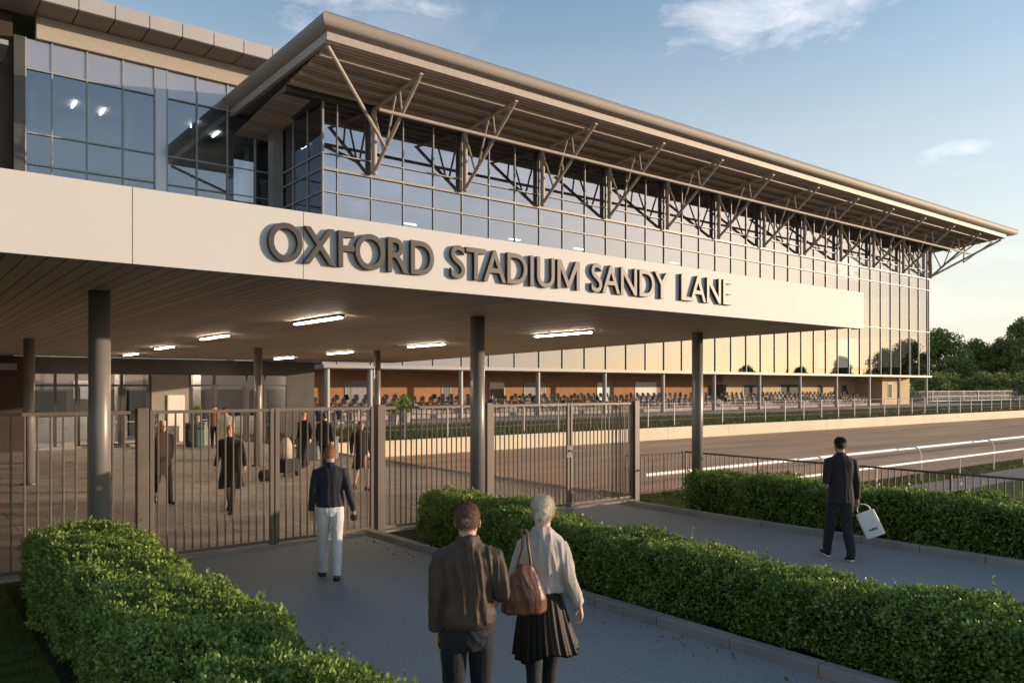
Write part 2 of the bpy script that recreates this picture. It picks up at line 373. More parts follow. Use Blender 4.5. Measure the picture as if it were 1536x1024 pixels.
sheet('footpath', M['asphalt'], 2.25, -12, 6.3, 12.06, .008)
sheet('footpath', M['asphalt'], 7.75, -12, 12.2, 12.06, .006)
sheet('hedge_bed', M['soil'], 6.45, -12, 7.75, 12.0, .012)
sheet('hedge_bed', M['soil'], 12.35, -12, 13.6, 10.6, .012)
sheet('hedge_bed', M['soil'], 1.15, -12, 2.25, 11.6, .012)
sheet('track', M['dirt'], 15.0, 13.6, 400, 31.95, -.694)
sheet('path', M['greypath'], 17.1, 10.6, 400, 12.1, -.694)
sheet('grass_bank', M['bank'], 13.1, 32.3, 400, 44, .006)
sheet('terrace', M['terrace'], 13.1, 44, 128, 58, .010)
sheet('stand_floor', M['terrace'], 13.05, 58, 128, 75, .014)
def kerb(name, x0, x1, y0, y1, h=.11):
    b = MB(); y = y0
    while y < y1-.01:
        e = min(y1, y+.915); b.box(x0, y+.004, -.05, x1, e-.004, h+random.uniform(-.003,.003)); y = e
    o = b.build(name, M['kerb'], bevel=.012); return tag(o, kind='structure')
kerb('kerb', 6.3, 6.45, -10, 11.95); kerb('kerb', 12.2, 12.35, -10, 11.6); kerb('kerb', 7.66, 7.78, -10, 11.95, .05)
kerb('kerb', 13.0, 13.12, 12.2, 32, .08)
b = MB(); b.box(-6, 11.93, -.05, 12.95, 12.07, .05); tag(b.build('kerb', M['kerb'], bevel=.01), kind='structure')
b = MB()
x = 13.4
while x < 300:
    b.box(x, 32.0, -.8, min(x+6,300)-.01, 32.28, .03); x += 6
tag(b.build('retaining_wall', M['cream'], bevel=.01), 'low cream retaining wall running along the far side of the brown track', 'wall')
# ------------------------------------------------------------------ entrance canopy
cz, cv = 3.7, 8.36
can = tag(empty('entrance_canopy', (2,20,0)), 'wide flat entrance canopy with pale fascia on round dark columns', 'canopy')
can_loc = Vector((2,20,0))
def P(mb, name, m, parent, ploc, **kw):
    o = mb.build(name, m, None, **kw); o.parent = parent; o.location = Vector(o.location)-Vector(ploc); return o
b = MB()      # soffit slab, splayed right end
p4 = [(-14,cv+.06),(15.86,cv+.06),(20.4,36.0),(-14,36.0)]
i = 0
b.v += [(x,y,cz+.03) for x,y in p4] + [(x,y,cz+.7) for x,y in p4]
b.f += [(3,2,1,0),(4,5,6,7),(0,1,5,4),(1,2,6,5),(2,3,7,6),(3,0,4,7)]; b.mi += [0]*6
P(b, 'soffit', M['soffit'], can, can_loc)
seams = [-14,-9.0,-5.2,-1.64,.12,1.88,3.64,15.9]
b = MB()
for a0, a1 in zip(seams[:-1], seams[1:]): b.box(a0+.0035, cv, cz, a1-.0035, cv+.05, cz+.75)
b.box(15.9-.05, cv+.052, cz, 15.9, cv+.25, cz+.75)
P(b, 'fascia', M['fascia'], can, can_loc, bevel=.001)
b = MB()
for a0 in seams[1:-1]: b.box(a0-.0033, cv+.006, cz+.002, a0+.0033, cv+.048, cz+.748)
P(b, 'joint_seal', M['dark'], can, can_loc)
b = MB(); b.box(-14, cv+.052, cz+.705, 15.84, cv+.3, cz+.74); P(b, 'gutter', M['mullion'], can, can_loc)
def column(x, y, r, top, m='column'):
    b = MB(); b.tube((x,y,0),(x,y,top), r, 32, cap=True)
    o = P(b, 'column', M[m], can, can_loc, bevel=0)
    for p in o.data.polygons: p.use_smooth = len(p.vertices) == 4
    c = MB(); c.tube((x,y,.01),(x,y,.05), r*1.5, 24); 
    bp = c.build('base_plate', M['dark']); bp.parent = o
for x, y, r in ((2.15,11.3,.13),(8.15,11.3,.13),(14.45,11.5,.125),(2.85,23.5,.13),(9.2,24.6,.13),(13.1,24,.12),(-4,11.3,.13),(-3.4,23.6,.13)):
    column(x, y, r, cz+.03)
lights = [(6.05,13.3,'large bright ceiling strip light above the double gate, nearest under the canopy'),(6.15,19.3,'ceiling strip light second from the front in the left row'),
 (6.6,25.4,'ceiling strip light third from the front in the left row'),(7.0,31.4,'small ceiling strip light at the back of the left row near the lobby'),
 (11.95,13.3,'ceiling strip light alone between the two big front columns at the right'),(12.1,19.3,'ceiling strip light second from the front in the right row'),
 (12.4,25.4,'ceiling strip light third from the front in the right row'),(12.9,31.6,'small ceiling strip light at the back of the right row near the brick wall')]
for x, y, lab in lights:
    e = tag(empty('ceiling_light', (x,y,cz)), lab, 'ceiling light', 'strip lights recessed in the canopy ceiling')
    b = MB(); b.box(-.06,-.96,-.012,.06,.96,.028); b.build('housing', M['dark'], e, bevel=.004)
    b = MB(); b.box(-.042,-.93,-.034,.042,.93,-.0135); b.build('diffuser', M['lamp'], e, bevel=.004)

# raised lettering
sign = tag(empty('sign_lettering', (3.2,cv-.1,cz)), 'raised dark bronze letters reading OXFORD STADIUM SANDY LANE on the canopy fascia', 'sign')
def word(txt, x0, x1, z0, z1):
    objs = []; pen = 0
    for ch in txt:
        cu = bpy.data.curves.new('letter', 'FONT'); cu.body = ch; cu.size = 1; cu.extrude = .04; cu.offset = .009 if ch == 'M' else .003; cu.bevel_depth = 0.0 if ch == 'M' else .008; cu.bevel_resolution = 2; cu.resolution_u = 8
        o = bpy.data.objects.new('tmp', cu); COL.objects.link(o); bpy.context.view_layer.update()
        me = bpy.data.meshes.new_from_object(o.evaluated_get(bpy.context.evaluated_depsgraph_get()))
        bpy.data.objects.remove(o); 
        xx = [v.co.x for v in me.vertices]; objs.append((me, min(xx), max(xx), ch))
    hc_ = next((max(v.co.y for v in me.vertices) for me, _, _, ch in objs if ch in 'ITLNE'), .73)
    for k_, (me, a_, b2, ch) in enumerate(objs):
        if ch != 'M': continue
        w_, s_, h_ = .80, .112, hc_
        o2 = [(0,0),(s_,0),(s_,.70*h_),(w_/2-.05,.06*h_),(w_/2+.05,.06*h_),(w_-s_,.70*h_),(w_-s_,0),(w_,0),(w_,h_),(w_-s_*1.2,h_),(w_/2,.27*h_),(s_*1.2,h_),(0,h_)]
        n_ = len(o2); mm = bpy.data.meshes.new('letter')
        mm.from_pydata([(x,y,-.048) for x, y in o2]+[(x,y,.048) for x, y in o2], [], [tuple(range(n_-1,-1,-1)), tuple(range(n_,2*n_))]+[(i,(i+1)%n_,n_+(i+1)%n_,n_+i) for i in range(n_)])
        mm.update(); objs[k_] = (mm, 0., w_, ch)
    kern = {'TA':-.08,'LA':-.03,'DA':.03,'RD':.05,'OX':.01,'XF':.06,'DI':.09,'IU':.1,'UM':.09,'AD':.03,'AN':.03,'ND':.1,'DY':-.01,'NE':.1,'ST':.02,'SA':.0,'FO':.02,'OR':.07}
    gaps = [kern.get(txt[k:k+2], .06) for k in range(len(txt)-1)]+[0]
    tot = sum(b-a for _, a, b, _ in objs) + sum(gaps)
    sx = (x1-x0)/tot; ref = objs[0][0]
    caps = [v.co.y for me, _, _, ch in objs if ch in 'XFTNLEDIMY' for v in me.vertices]; h0, h1 = min(caps), max(caps)
    sz = (z1-z0)/(h1-h0)
    for (me, a, b_, ch), gap in zip(objs, gaps):
        for v in me.vertices:
            x, y, z = v.co
            v.co = (x0 + (pen + x-a)*sx - 3.2, -z*.55+.070, z0+(y-h0)*sz - cz)
        pen += (b_-a)+gap
        me.flip_normals() if False else None
        me.materials.append(M['letters']); me.name = 'letter'
        o = bpy.data.objects.new('letter', me); COL.objects.link(o); o.parent = sign
word('OXFORD', 3.22, 5.33, cz+.17, cz+.585)
word('STADIUM', 5.58, 7.80, cz+.175, cz+.59)
word('SANDY', 8.03, 9.74, cz+.185, cz+.60)
word('LANE', 10.03, 11.36, cz+.195, cz+.62)

# ------------------------------------------------------------------ grandstand
GV, GX0, GX1 = 52.0, 24.1, 117.3
ZS, ZT = 4.1, 22.9
gs = tag(empty('grandstand', (60,52,0)), 'long glass fronted grandstand with a big overhanging roof on steel trusses', 'building'); gl = Vector((60,52,0))
tx = [27.9+8.08*k for k in range(12)]
mx = [GX0, 25.2] + [27.9+8.08/3*k for k in range(34)]; mx = [m for m in mx if m < GX1-.3] + [GX1]
gm = M['glass']
for a0, a1 in zip(mx[:-1], mx[1:]):
    b = MB(); t1, t2 = rng.normal(0,.004,2)
    b.quad((a0,GV+.05+t1,ZS),(a1,GV+.05-t1,ZS),(a1,GV+.05-t1+t2,ZT+.6),(a0,GV+.05+t1+t2,ZT+.6)); P(b, 'glass_panel', gm, gs, gl)
for k, x in enumerate(mx):
    b = MB(); wd = .07 if k else .12; b.box(x-wd/2, GV-.06, ZS, x+wd/2, GV+.14, ZT+.5); P(b, 'mullion', M['mullion'], gs, gl)
for z, h, m, pr in ((10.3,.10,'mullion',.08),(16.3,.10,'transom',.08),(17.9,.18,'transom',.11),(19.0,.08,'mullion',.08)):
    b = MB(); b.box(GX0-.09, GV-pr, z-h/2, GX1+.05, GV-.063, z+h/2); P(b, 'transom', M[m], gs, gl)
b = MB(); b.box(GX0-.1, GV-.35, ZS-.26, GX1+.15, 62, ZS-.003); P(b, 'floor_slab', M['transom'], gs, gl)
for z in (10.3,16.2):
    b = MB(); b.box(GX0+.3, GV+.7, z-.35, GX1-.3, 66, z); P(b, 'floor_slab', M['inner'], gs, gl)
b = MB(); b.box(GX0+.3, 66, ZS, GX1-.2, 66.3, 24); P(b, 'inner_wall', M['inner'], gs, gl)
b = MB(); b.box(GX0+.3, GV+.7, 22.95, GX1-.3, 66, 23.2); P(b, 'ceiling', M['innerdark'], gs, gl)
for k, (a0, a1) in enumerate(zip(mx[:-1], mx[1:])):
    if k % 1 == 0 and random.random() < .8:
        b = MB(); w_ = a1-a0; b.box(a0+.15*w_, GV+.9, 16.95, a0+.8*w_, GV+1.0, 17.55); P(b, 'bulkhead', M['blind'], gs, gl)
    if random.random() < .5:
        b = MB(); b.box(a0+.5, GV+2+random.uniform(0,6), 4.15, a0+1.1, GV+2.6+random.uniform(0,6)+6, 4.9+random.uniform(0,.6)); P(b, 'inner_counter', M['inner'], gs, gl)
# interior seats and lamps high up
for x in (30.5, 47, 58, 71, 88):
    b = MB(); b.box(x, GV+5, 22.8, x+1.4, GV+5.25, 22.9); P(b, 'interior_lamp', M['inlamp'], gs, gl)
for x in (33.0, 44, 52, 66):
    b = MB(); b.box(x, GV+4, 15.8, x+1.2, GV+4.2, 15.84); P(b, 'interior_lamp', M['inlamp'], gs, gl)
# end walls
sy = [52, 54.6, 57.2, 59.4, 62]
for a0, a1 in zip(sy[:-1], sy[1:]):
    b = MB(); b.quad((GX0,a1,ZS),(GX0,a0,ZS),(GX0,a0,ZT+.6),(GX0,a1,ZT+.6)); P(b, 'glass_panel', gm, gs, gl)
for y in sy[1:]:
    b = MB(); b.box(GX0-.06, y-.05, ZS, GX0+.1, y+.05, ZT+.4); P(b, 'mullion', M['mullion'], gs, gl)
for z in (16.3,17.9,19.0):
    b = MB(); b.box(GX0-.08, 52.05, z-.06, GX0-.062, 62, z+.06); P(b, 'transom', M['mullion'], gs, gl)
b = MB(); b.box(23.2, 58.9, 3, 24.0, 59.9, 23); P(b, 'corner_post', M['column'], gs, gl)
for a0, a1 in zip([52,54.5,57,59.5],[54.5,57,59.5,62]):
    b = MB(); b.quad((GX1,a0,ZS),(GX1,a1,ZS),(GX1,a1,ZT+.6),(GX1,a0,ZT+.6)); P(b, 'glass_panel', gm, gs, gl)
    b = MB(); b.box(GX1-.1, a1-.05, ZS, GX1+.06, a1+.05, ZT+.4); P(b, 'mullion', M['mullion'], gs, gl)
# roof: bull-nosed slab, deck, purlins, beams
RX0, RX1, RV0, RV1 = 20.5, 128.0, 44.2, 75.0
RB, RT = 23.85, 25.5
import bmesh
b = MB()
rings_ = [(.95,24.02),(.60,24.08),(.32,24.22),(.12,24.42),(.02,24.62),(.0,24.78),(.05,24.98),(.20,25.14),(.45,25.22),(.8,25.25)]
for d_, z_ in rings_:
    rx_ = d_*(3.2 if z_ < 24.7 else 1.)
    b.v += [(RX0+d_,RV0+d_,z_),(RX1-rx_,RV0+d_,z_),(RX1-rx_,RV1,z_),(RX0+d_,RV1,z_)]
for k in range(len(rings_)-1):
    for c in range(4): b.f.append((4*k+c, 4*k+(c+1)%4, 4*k+4+(c+1)%4, 4*k+4+c)); b.mi.append(0)
b.f += [(3,2,1,0), tuple(4*(len(rings_)-1)+c for c in range(4))]; b.mi += [0,0]
me = bpy.data.meshes.new('roof'); me.from_pydata(b.v, [], b.f); me.materials.append(M['roof'])
for p in me.polygons: p.use_smooth = abs(p.normal.z) < .995
try: me.set_sharp_from_angle(angle=R(40))
except Exception: pass
rf = bpy.data.objects.new('roof', me); COL.objects.link(rf); rf.parent = gs; rf.location = -gl
def zs(v): return 23.62 - max(0, v-44.9)*.085
def R_(mb, name, m, **kw): o = mb.build(name, m, None, **kw); o.parent = rf; return o
b = MB()
for v0, v1 in ((45.0,52.0),(52.0,62.0)):
    b.quad((RX0+.75,v0,zs(v0)),(RX1-3.4,v0,zs(v0)),(RX1-3.4,v1,zs(v1)),(RX0+.75,v1,zs(v1)))
R_(b, 'roof_deck', M['deck'])
b = MB(); b.box(RX0+.5, 44.75, 23.62, RX1-3.1, 45.02, 24.1); b.box(RX0+.5, 45.02, 23.55, RX0+.78, 62, 24.1); b.box(RX1-3.4, 45.02, 23.55, RX1-3.12, 62, 24.1)
R_(b, 'edge_beam', M['truss'])
for v in (46.4, 47.9, 49.4, 50.8):
    b = MB(); b.box(RX0+.8, v-.09, zs(v)-.26, RX1-3.42, v+.09, zs(v)-.012); R_(b, 'purlin', M['truss'])
b = MB(); b.box(RX0+.8, 51.75, 22.6, RX1-3.42, 52.35, 23.05); R_(b, 'wall_beam', M['dark'])
b = MB(); b.box(23.75, 52.35, 22.6, 24.35, 62, 23.0); R_(b, 'wall_beam', M['dark'])
for x in tx + [RX1-5.2]:
    b = MB(); b.v += [(x-.13,45.0,zs(45)-.38),(x+.13,45.0,zs(45)-.38),(x+.13,51.7,zs(51.7)-.42),(x-.13,51.7,zs(51.7)-.42)] + [(x-.13,45.0,zs(45)-.27),(x+.13,45.0,zs(45)-.27),(x+.13,51.7,zs(51.7)-.27),(x-.13,51.7,zs(51.7)-.27)]
    b.f += [(3,2,1,0),(4,5,6,7),(0,1,5,4),(1,2,6,5),(2,3,7,6),(3,0,4,7)]; b.mi += [0]*6
    R_(b, 'beam', M['truss'])
NV, NZ = 51.55, 18.15
def dg(t): return Vector((0, NV+(45.2-NV)*t, NZ+(23.25-NZ)*t))
for k, x in enumerate(tx):
    b = MB(); X = Vector((x,0,0))
    b.tube((x,NV,NZ+.05),(x,NV,22.6), .19, 12)
    b.tube(X+dg(0), X+dg(1), .14, 10)
    mid = Vector((x,47.9,zs(47.9)-.3))
    b.tube(mid, X+dg(.62), .08, 8); b.tube(mid+Vector((0,.5,-.05)), X+dg(.27), .08, 8)
    b.tube(Vector((x,NV-.1,22.2)), X+dg(.22), .085, 8)
    b.ball(X+dg(0), .24, n=10, m=6); b.ball(X+dg(.27), .17, n=8, m=6)
    if k == 0: b.tube((RX0+.7,45.1,23.4), X+dg(.27), .13, 10)
    if k == len(tx)-1:
        b.tube(X+dg(0), (RX1-3.4,45.4,23.4), .15, 10); b.tube(X+dg(.27), (RX1-5.5,47.5,23.2), .09, 8)
        b.tube(X+dg(0)+Vector((4.6,-2.5,2.2)), (RX1-7.5,48.5,23.1), .08, 8); b.tube(X+dg(0)+Vector((4.6,-2.5,2.2)), (RX1-4.,46.2,23.2), .08, 8)
    o = P(b, 'truss', M['truss'], gs, gl, smooth=False)
b = MB(); b.tube((26.0,47.35,21.15),(tx[-1]+2.5,47.35,21.15), .13, 12); P(b, 'tie_tube', M['truss'], gs, gl)
# slender columns under the slab
for x in tx + [GX0+.4]:
    b = MB(); b.tube((x,52.2,.0),(x,52.2,ZS-.26), .2, 16, cap=True); P(b, 'column', M['transom'], gs, gl, smooth=False)
# ground floor wall
b = MB(); b.box(13.6, 58.3, 0, 78, 58.7, ZS-.28); P(b, 'brick_wall', M['brick'], gs, gl)
b = MB(); b.box(78.004, 58.3, 0, 108.5, 58.7, ZS-.28); P(b, 'rendered_wall', M['render'], gs, gl)
b = MB(); b.box(108.504, 54.4, 0, 116.5, 60.5, ZS-.28); P(b, 'end_block', M['render'], gs, gl)
def opening(px0, px1, ztop, m, door=True, v=58.3, zb=0.0):
    a0, a1 = ux(px0, v), ux(px1, v)
    b = MB(); b.box(a0, v-.05, zb, a0+.1, v+.02, ztop); b.box(a1-.1, v-.05, zb, a1, v+.02, ztop); b.box(a0+.102, v-.05, ztop-.1, a1-.102, v+.02, ztop)
    f = P(b, 'door' if door else 'window', M['mullion'], gs, gl)
    b = MB(); b.box(a0+.104, v-.02, zb+.002, a1-.104, v+.015, ztop-.104); o = b.build('door_leaf' if door else 'pane', m); o.parent = f
    if door:
        b = MB(); b.box(a0+.2, v-.07, 1.0, a0+.24, v-.022, 1.25); o = b.build('handle', M['white']); o.parent = f
opening(517,527,2.95,M['stone']); opening(528,552,2.95,M['mesh']); opening(662,676,2.7,M['dark'])
opening(733,757,3.0,M['shopglass'],False,zb=1.0); opening(786,818,2.9,M['stone']); opening(895,905,3.0,M['white']); opening(905,918,3.0,M['mesh']); opening(952,985,3.1,M['blind'])
opening(1062,1090,2.9,M['shopglass'],False,zb=1.0); opening(1114,1145,2.8,M['innerdark'],False,zb=1.2); opening(1155,1168,3.0,M['render']); opening(1170,1200,2.9,M['innerdark'],False,zb=1.2)
opening(1226,1233,2.8,M['innerdark'],False,zb=1.); opening(1262,1270,2.8,M['innerdark'],False,zb=1.)
opening(1310,1318,3.0,M['innerdark'],False,zb=1.); 
opening(1331,1338,3.0,M['innerdark'],False,v=54.4,zb=1.)

# ------------------------------------------------------------------ left wing
wg = tag(empty('office_wing', (15,62,0)), 'upper glass wing left of the grandstand with flat panelled roof overhang', 'building'); wl = Vector((15,62,0))
WV = 62.0
wm = [7.3, 8.86, 11.0, 13.3, 15.45, 16.3, 18.45, 20.75, 22.95, 24.1]
for a0, a1 in zip(wm[:-1], wm[1:]):
    if abs(a0-15.45) < .01:
        b = MB(); b.box(a0+.05, WV-.1, 4.5, a1-.05, WV+.1, 25.9); P(b, 'pier', M['spandrel'], wg, wl); continue
    b = MB(); t1 = rng.normal(0,.004); b.quad((a0,WV+t1,4.5),(a1,WV-t1,4.5),(a1,WV-t1,23.9),(a0,WV+t1,23.9)); P(b, 'glass_panel', M['wingglass'], wg, wl)
    b = MB(); b.box(a0+.02, WV-.02, 23.9, a1-.02, WV+.08, 25.9); P(b, 'spandrel', M['spandrel'], wg, wl)
for x in wm:
    b = MB(); b.box(x-.05, WV-.12, 4.5, x+.05, WV+.12, 25.95); P(b, 'mullion', M['mullion'], wg, wl)
for z in (17.5, 19.6, 23.9):
    b = MB(); b.box(7.3, WV-.14, z-.05, 15.44, WV-.123, z+.05); b.box(16.31, WV-.14, z-.05, 24.0, WV-.123, z+.05); P(b, 'transom', M['mullion'], wg, wl)
M['stone2'] = mat('cornice', (.40,.36,.31), rough=.8, var=.06)
b = MB(); b.box(7.9, WV-.35, 25.96, 24.6, WV+.3, 27.45); P(b, 'cornice_band', M['stone2'], wg, wl)
for z in (17.2, 23.95):
    b = MB(); b.box(7.4, WV+.5, z-.25, 24, 70, z); P(b, 'floor_slab', M['inner'], wg, wl)
b = MB(); b.box(7.4, 70, 4, 24, 70.3, 26); P(b, 'inner_wall', M['inner'], wg, wl)
for x, y in ((10.9,66),(12.9,66.4),(21.5,66.5),(19.3,65.0)):
    b = MB(); b.box(x, y, 23.55, x+.14, y+1.6, 23.6); P(b, 'interior_lamp', M['inlamp'], wg, wl)
for x in (8.0, 11.6, 14.2, 18.9): 
    b = MB(); b.box(x, 64.5, 17.2, x+.35, 64.8, 23.7); P(b, 'inner_pillar', M['blind'], wg, wl)
# roof overhang with panels
b = MB(); x = -12.0
while x < 26:
    b.box(x+.02, 59.0, 27.5, x+2.16, 59.08, 28.5); x += 2.2
P(b, 'fascia', M['wingfas'], wg, wl)
b = MB(); x = -12.0
while x < 26:
    b.box(x+.03, 59.1, 27.46, x+2.15, WV-.0, 27.52); x += 2.2
P(b, 'soffit', M['wingsoff'], wg, wl)
b = MB(); b.box(-12, 59.1, 27.56, 26.2, 74, 28.4); P(b, 'roof', M['dark'], wg, wl)
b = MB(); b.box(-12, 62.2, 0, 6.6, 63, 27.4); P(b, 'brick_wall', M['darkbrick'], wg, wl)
b = MB(); b.box(6.604, 61.7, 0, 7.2, 62.6, 25.9); P(b, 'downpipe_column', M['dark'], wg, wl)
b = MB(); b.box(-12, 58.8, 24.0, 6.0, 62.19, 24.3); P(b, 'ledge', M['mullion'], wg, wl)

# ------------------------------------------------------------------ lobby
lb = tag(empty('entrance_lobby', (5,36,0)), 'glazed entrance lobby at the back of the plaza under the canopy', 'building'); ll = Vector((5,36,0)); LV = 36.02
def LB(n, m, *bx, **kw):
    b = MB()
    for q in bx: b.box(*q)
    return P(b, n, M[m], lb, ll, **kw)
e1 = ux(472, LV)
edges = [ux(p, LV) for p in (50,83,115,150,183,225,285,322,370,398,432)]
LB('header', 'dark', (ux(46,LV), LV, 3.02, e1, LV+.3, 3.69))
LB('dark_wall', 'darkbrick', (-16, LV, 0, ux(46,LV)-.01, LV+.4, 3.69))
LB('awning', 'mesh', (-6, LV-.25, 3.15, ux(24,LV), LV-.01, 3.4))
for a0, a1 in zip(edges[:-1], edges[1:]):
    if abs(a0-edges[5]) < .01: continue
    b = MB(); b.quad((a0,LV+.1,.05),(a1,LV+.1,.05),(a1,LV+.1,3.02),(a0,LV+.1,3.02)); P(b, 'glass_panel', M['shopglass'], lb, ll)
for x in edges: LB('mullion', 'dark', (x-.05, LV+.02, 0, x+.05, LV+.18, 3.015))
LB('transom', 'dark', (edges[0]+.06, LV+.03, 2.52, edges[5]-.06, LV+.16, 2.6), (edges[6]+.06, LV+.03, 2.52, edges[-1]-.06, LV+.16, 2.6))
LB('stone_panel', 'stone', (edges[5]+.06, LV-.02, 0, edges[6]-.06, LV+.2, 3.01))
LB('notice_board', 'white', (ux(250,LV), LV-.1, .12, ux(276,LV), LV-.025, 2.15), bevel=.04)
LB('dark_panel', 'dark', (edges[-1]+.06, LV+.05, 0, e1, LV+.2, 3.01))
LB('sill', 'kerb', (edges[0], LV-.2, 0.006, edges[5]-.05, LV-.003, .1))
LB('inner_wall', 'lobbywall', (-2, 44, .01, e1, 44.2, 3.69), (e1-.15, LV+.31, .01, e1, 43.99, 3.69))
LB('inner_doorway', 'innerdark', (ux(180,LV)+.5, 43.9, .02, ux(180,LV)+2.1, 43.99, 2.4))
for x in (1.8, 4.4, 8.2, 11.6): LB('inner_pillar', 'stone', (x, 39.5, .01, x+.35, 39.85, 3.69))
for x in (0.6, 5.6, 9.6, 12.2): LB('inner_doorway', 'innerdark', (x, 43.9, .02, x+1.3, 43.99, 2.3))
for x in (3.2, 7.2): LB('inner_screen', 'blind', (x, 43.92, 1.9, x+1.5, 43.985, 2.8))
for k_ in (2,3,4,6,7,8):      # door frames with push bars in the glazing
    a0, a1 = edges[k_]+.07, edges[k_+1]-.07
    LB('door_frame', 'dark', (a0, LV+.04, .02, a0+.06, LV+.09, 2.5), (a1-.06, LV+.04, .02, a1, LV+.09, 2.5), (a0+.062, LV+.04, .02, a1-.062, LV+.09, .14))
    LB('push_bar', 'transom', (a0+.1, LV-.02, 1.02, a1-.1, LV+.02, 1.06))
LB('counter', 'inner', (4.6, 41, .01, 9, 41.8, 1.1), (13, 40, .01, 15, 40.6, 1.0))
for i_, (x, y) in enumerate(((3,38.5),(6.5,39),(10.5,39),(13.5,38.5))):
    LB('interior_lamp', 'lobbylamp', (x, y, 3.42, x+1.6, y+.3, 3.48))

# ------------------------------------------------------------------ bar fences and gates
FV = 12.0
def barpanel(x0, x1, sp=.12, z0=.1, z1=2.14, r=.0135):
    b = MB(); n = max(2, round((x1-x0)/sp))
    for k in range(1, n): 
        x = x0+(x1-x0)*k/n; b.tube((x,FV,z0+.02),(x,FV,z1-.02), r, 6, rot=.3)
    return b
def rail1(x0, x1, z, hgt=.045):
    b = MB(); b.box(x0, FV-.02, z-hgt/2, x1, FV+.02, z+hgt/2); return b
def fpost(e, x, w_, z=2.2, d=None, nm='post'):
    d = d or w_; b = MB(); b.box(x-w_/2, FV-d/2, .0, x+w_/2, FV+d/2, z); o = b.build(nm, M['fence'], e, bevel=.006); o.location = -Vector(e.location)
def fpart(e, b, nm): o = b.build(nm, M['fence'], e); o.location = -Vector(e.location)
def fencething(nm, lab, cat, x0, x1, posts, sp=.12, group=None):
    e = tag(empty(nm, ((x0+x1)/2, FV, 0)), lab, cat, group)
    fpart(e, barpanel(x0, x1, sp), 'bar_panel'); fpart(e, rail1(x0+.005, x1-.005, 2.14), 'rail'); fpart(e, rail1(x0+.005, x1-.005, .1), 'rail')
    for x, w_ in posts: fpost(e, x, w_)
    return e
fencething('steel_fence', 'bronze steel bar fence at the far left behind the left hedge', 'fence', -5, 2.74, [(2.82,.145),(-.6,.08)], .15)
e = fencething('gate', 'double bar gate across the left footpath in front of the walking crowd', 'gate', 2.92, 6.48, [(6.6,.145)], .12)
for x in (2.95, 4.70, 4.78, 6.45): fpost(e, x, .06, 2.17, nm='gate_stile')
b = MB(); b.tube((4.70,FV-.03,.02),(4.70,FV-.03,.3), .014); fpart(e, b, 'drop_bolt')
fencething('steel_fence', 'fixed bronze bar fence panel between the two gates behind the middle hedge', 'fence', 6.69, 8.82, [(8.9,.12)], .107)
e = fencething('gate', 'double bar gate across the right footpath with a round lock', 'gate', 8.97, 12.86, [(12.93,.145)], .107)
for x in (9.0, 10.93, 11.02, 12.82): fpost(e, x, .055, 2.17, nm='gate_stile')
b = MB(); b.tube((10.93,FV-.06,1.2),(10.93,FV-.03,1.2), .075, 20); b.tube((10.93,FV-.085,1.2),(11.18,FV-.085,1.17), .014); b.tube((10.93,FV-.09,1.2),(10.93,FV-.05,1.2),.02); b.box(10.86,FV-.055,1.06,11.0,FV-.03,1.3); fpart(e, b, 'lock')
# return of the fence running back into the plaza edge
e = tag(empty('steel_fence', (12.95,14,0)), 'short run of bar fence turning back from the right gate post', 'fence')
b = MB()
for k in range(1, 9): b.tube((12.93,12.08+.12*k,.12),(12.93,12.08+.12*k,2.12), .0135, 6)
fpart(e, b, 'bar_panel'); b = MB(); b.box(12.91,12.09,2.12,12.95,13.1,2.165); fpart(e, b, 'rail'); b = MB(); b.box(12.91,12.09,.08,12.95,13.1,.125); fpart(e, b, 'rail')

# low railing round the grass
LR = tag(empty('low_railing', (14.95,8,0)), 'low bronze railing behind the right hedge, along the grass', 'railing')
def lowrun(p, q, sp=.125):
    p, q = Vector(p), Vector(q); n = round((q-p).length/sp); b = MB()
    for k in range(n+1):
        c = p+(q-p)*k/n; b.tube((c.x,c.y,.04),(c.x,c.y,.95), .011 if k % 16 else .022, 6)
    o = b.build('bar_panel', M['lowfence'], LR); o.location = -Vector(LR.location)
    for z_, r_ in ((.95,.02),(.1,.014)): b = MB(); b.tube((p.x,p.y,z_),(q.x,q.y,z_), r_, 8); o = b.build('rail', M['lowfence'], LR); o.location = -Vector(LR.location)
lowrun((13.02,12.4,0),(14.9,12.3,0)); lowrun((14.95,12.25,0),(14.95,-6,0))

# running rail on the track
rr = tag(empty('running_rail', (22,12.3,-.7)), 'white double running rail with curved gooseneck posts beside the track', 'railing')
def RR(b, nm, smooth=False): o = b.build(nm, M['white'], rr, smooth=smooth); o.location = -Vector(rr.location)
b = MB(); b.tube((14.3,12.95,.375),(260,12.95,.375), .05, 14); RR(b, 'top_rail')
b = MB(); b.tube((17.9,12.36,-.02),(260,12.36,-.02), .042, 14); RR(b, 'lower_rail')
u0 = 15.3; k = 0
while u0 < 200 and k < 70:
    if k % 2 == 0 and u0 > 16:
        b = MB(); pts = [(u0,12.36,-.7),(u0,12.36,.1),(u0,12.38,.3),(u0,12.46,.42),(u0,12.6,.475),(u0,12.8,.46),(u0,12.95,.41)]
        b.path(pts, .026, 8); RR(b, 'gooseneck_post')
    elif u0 > 17:
        b = MB(); b.tube((u0,12.36,-.7),(u0,12.36,-.02), .03, 8); RR(b, 'post')
    u0 += 3.0; k += 1
    if u0 > 60: u0 += 3.0
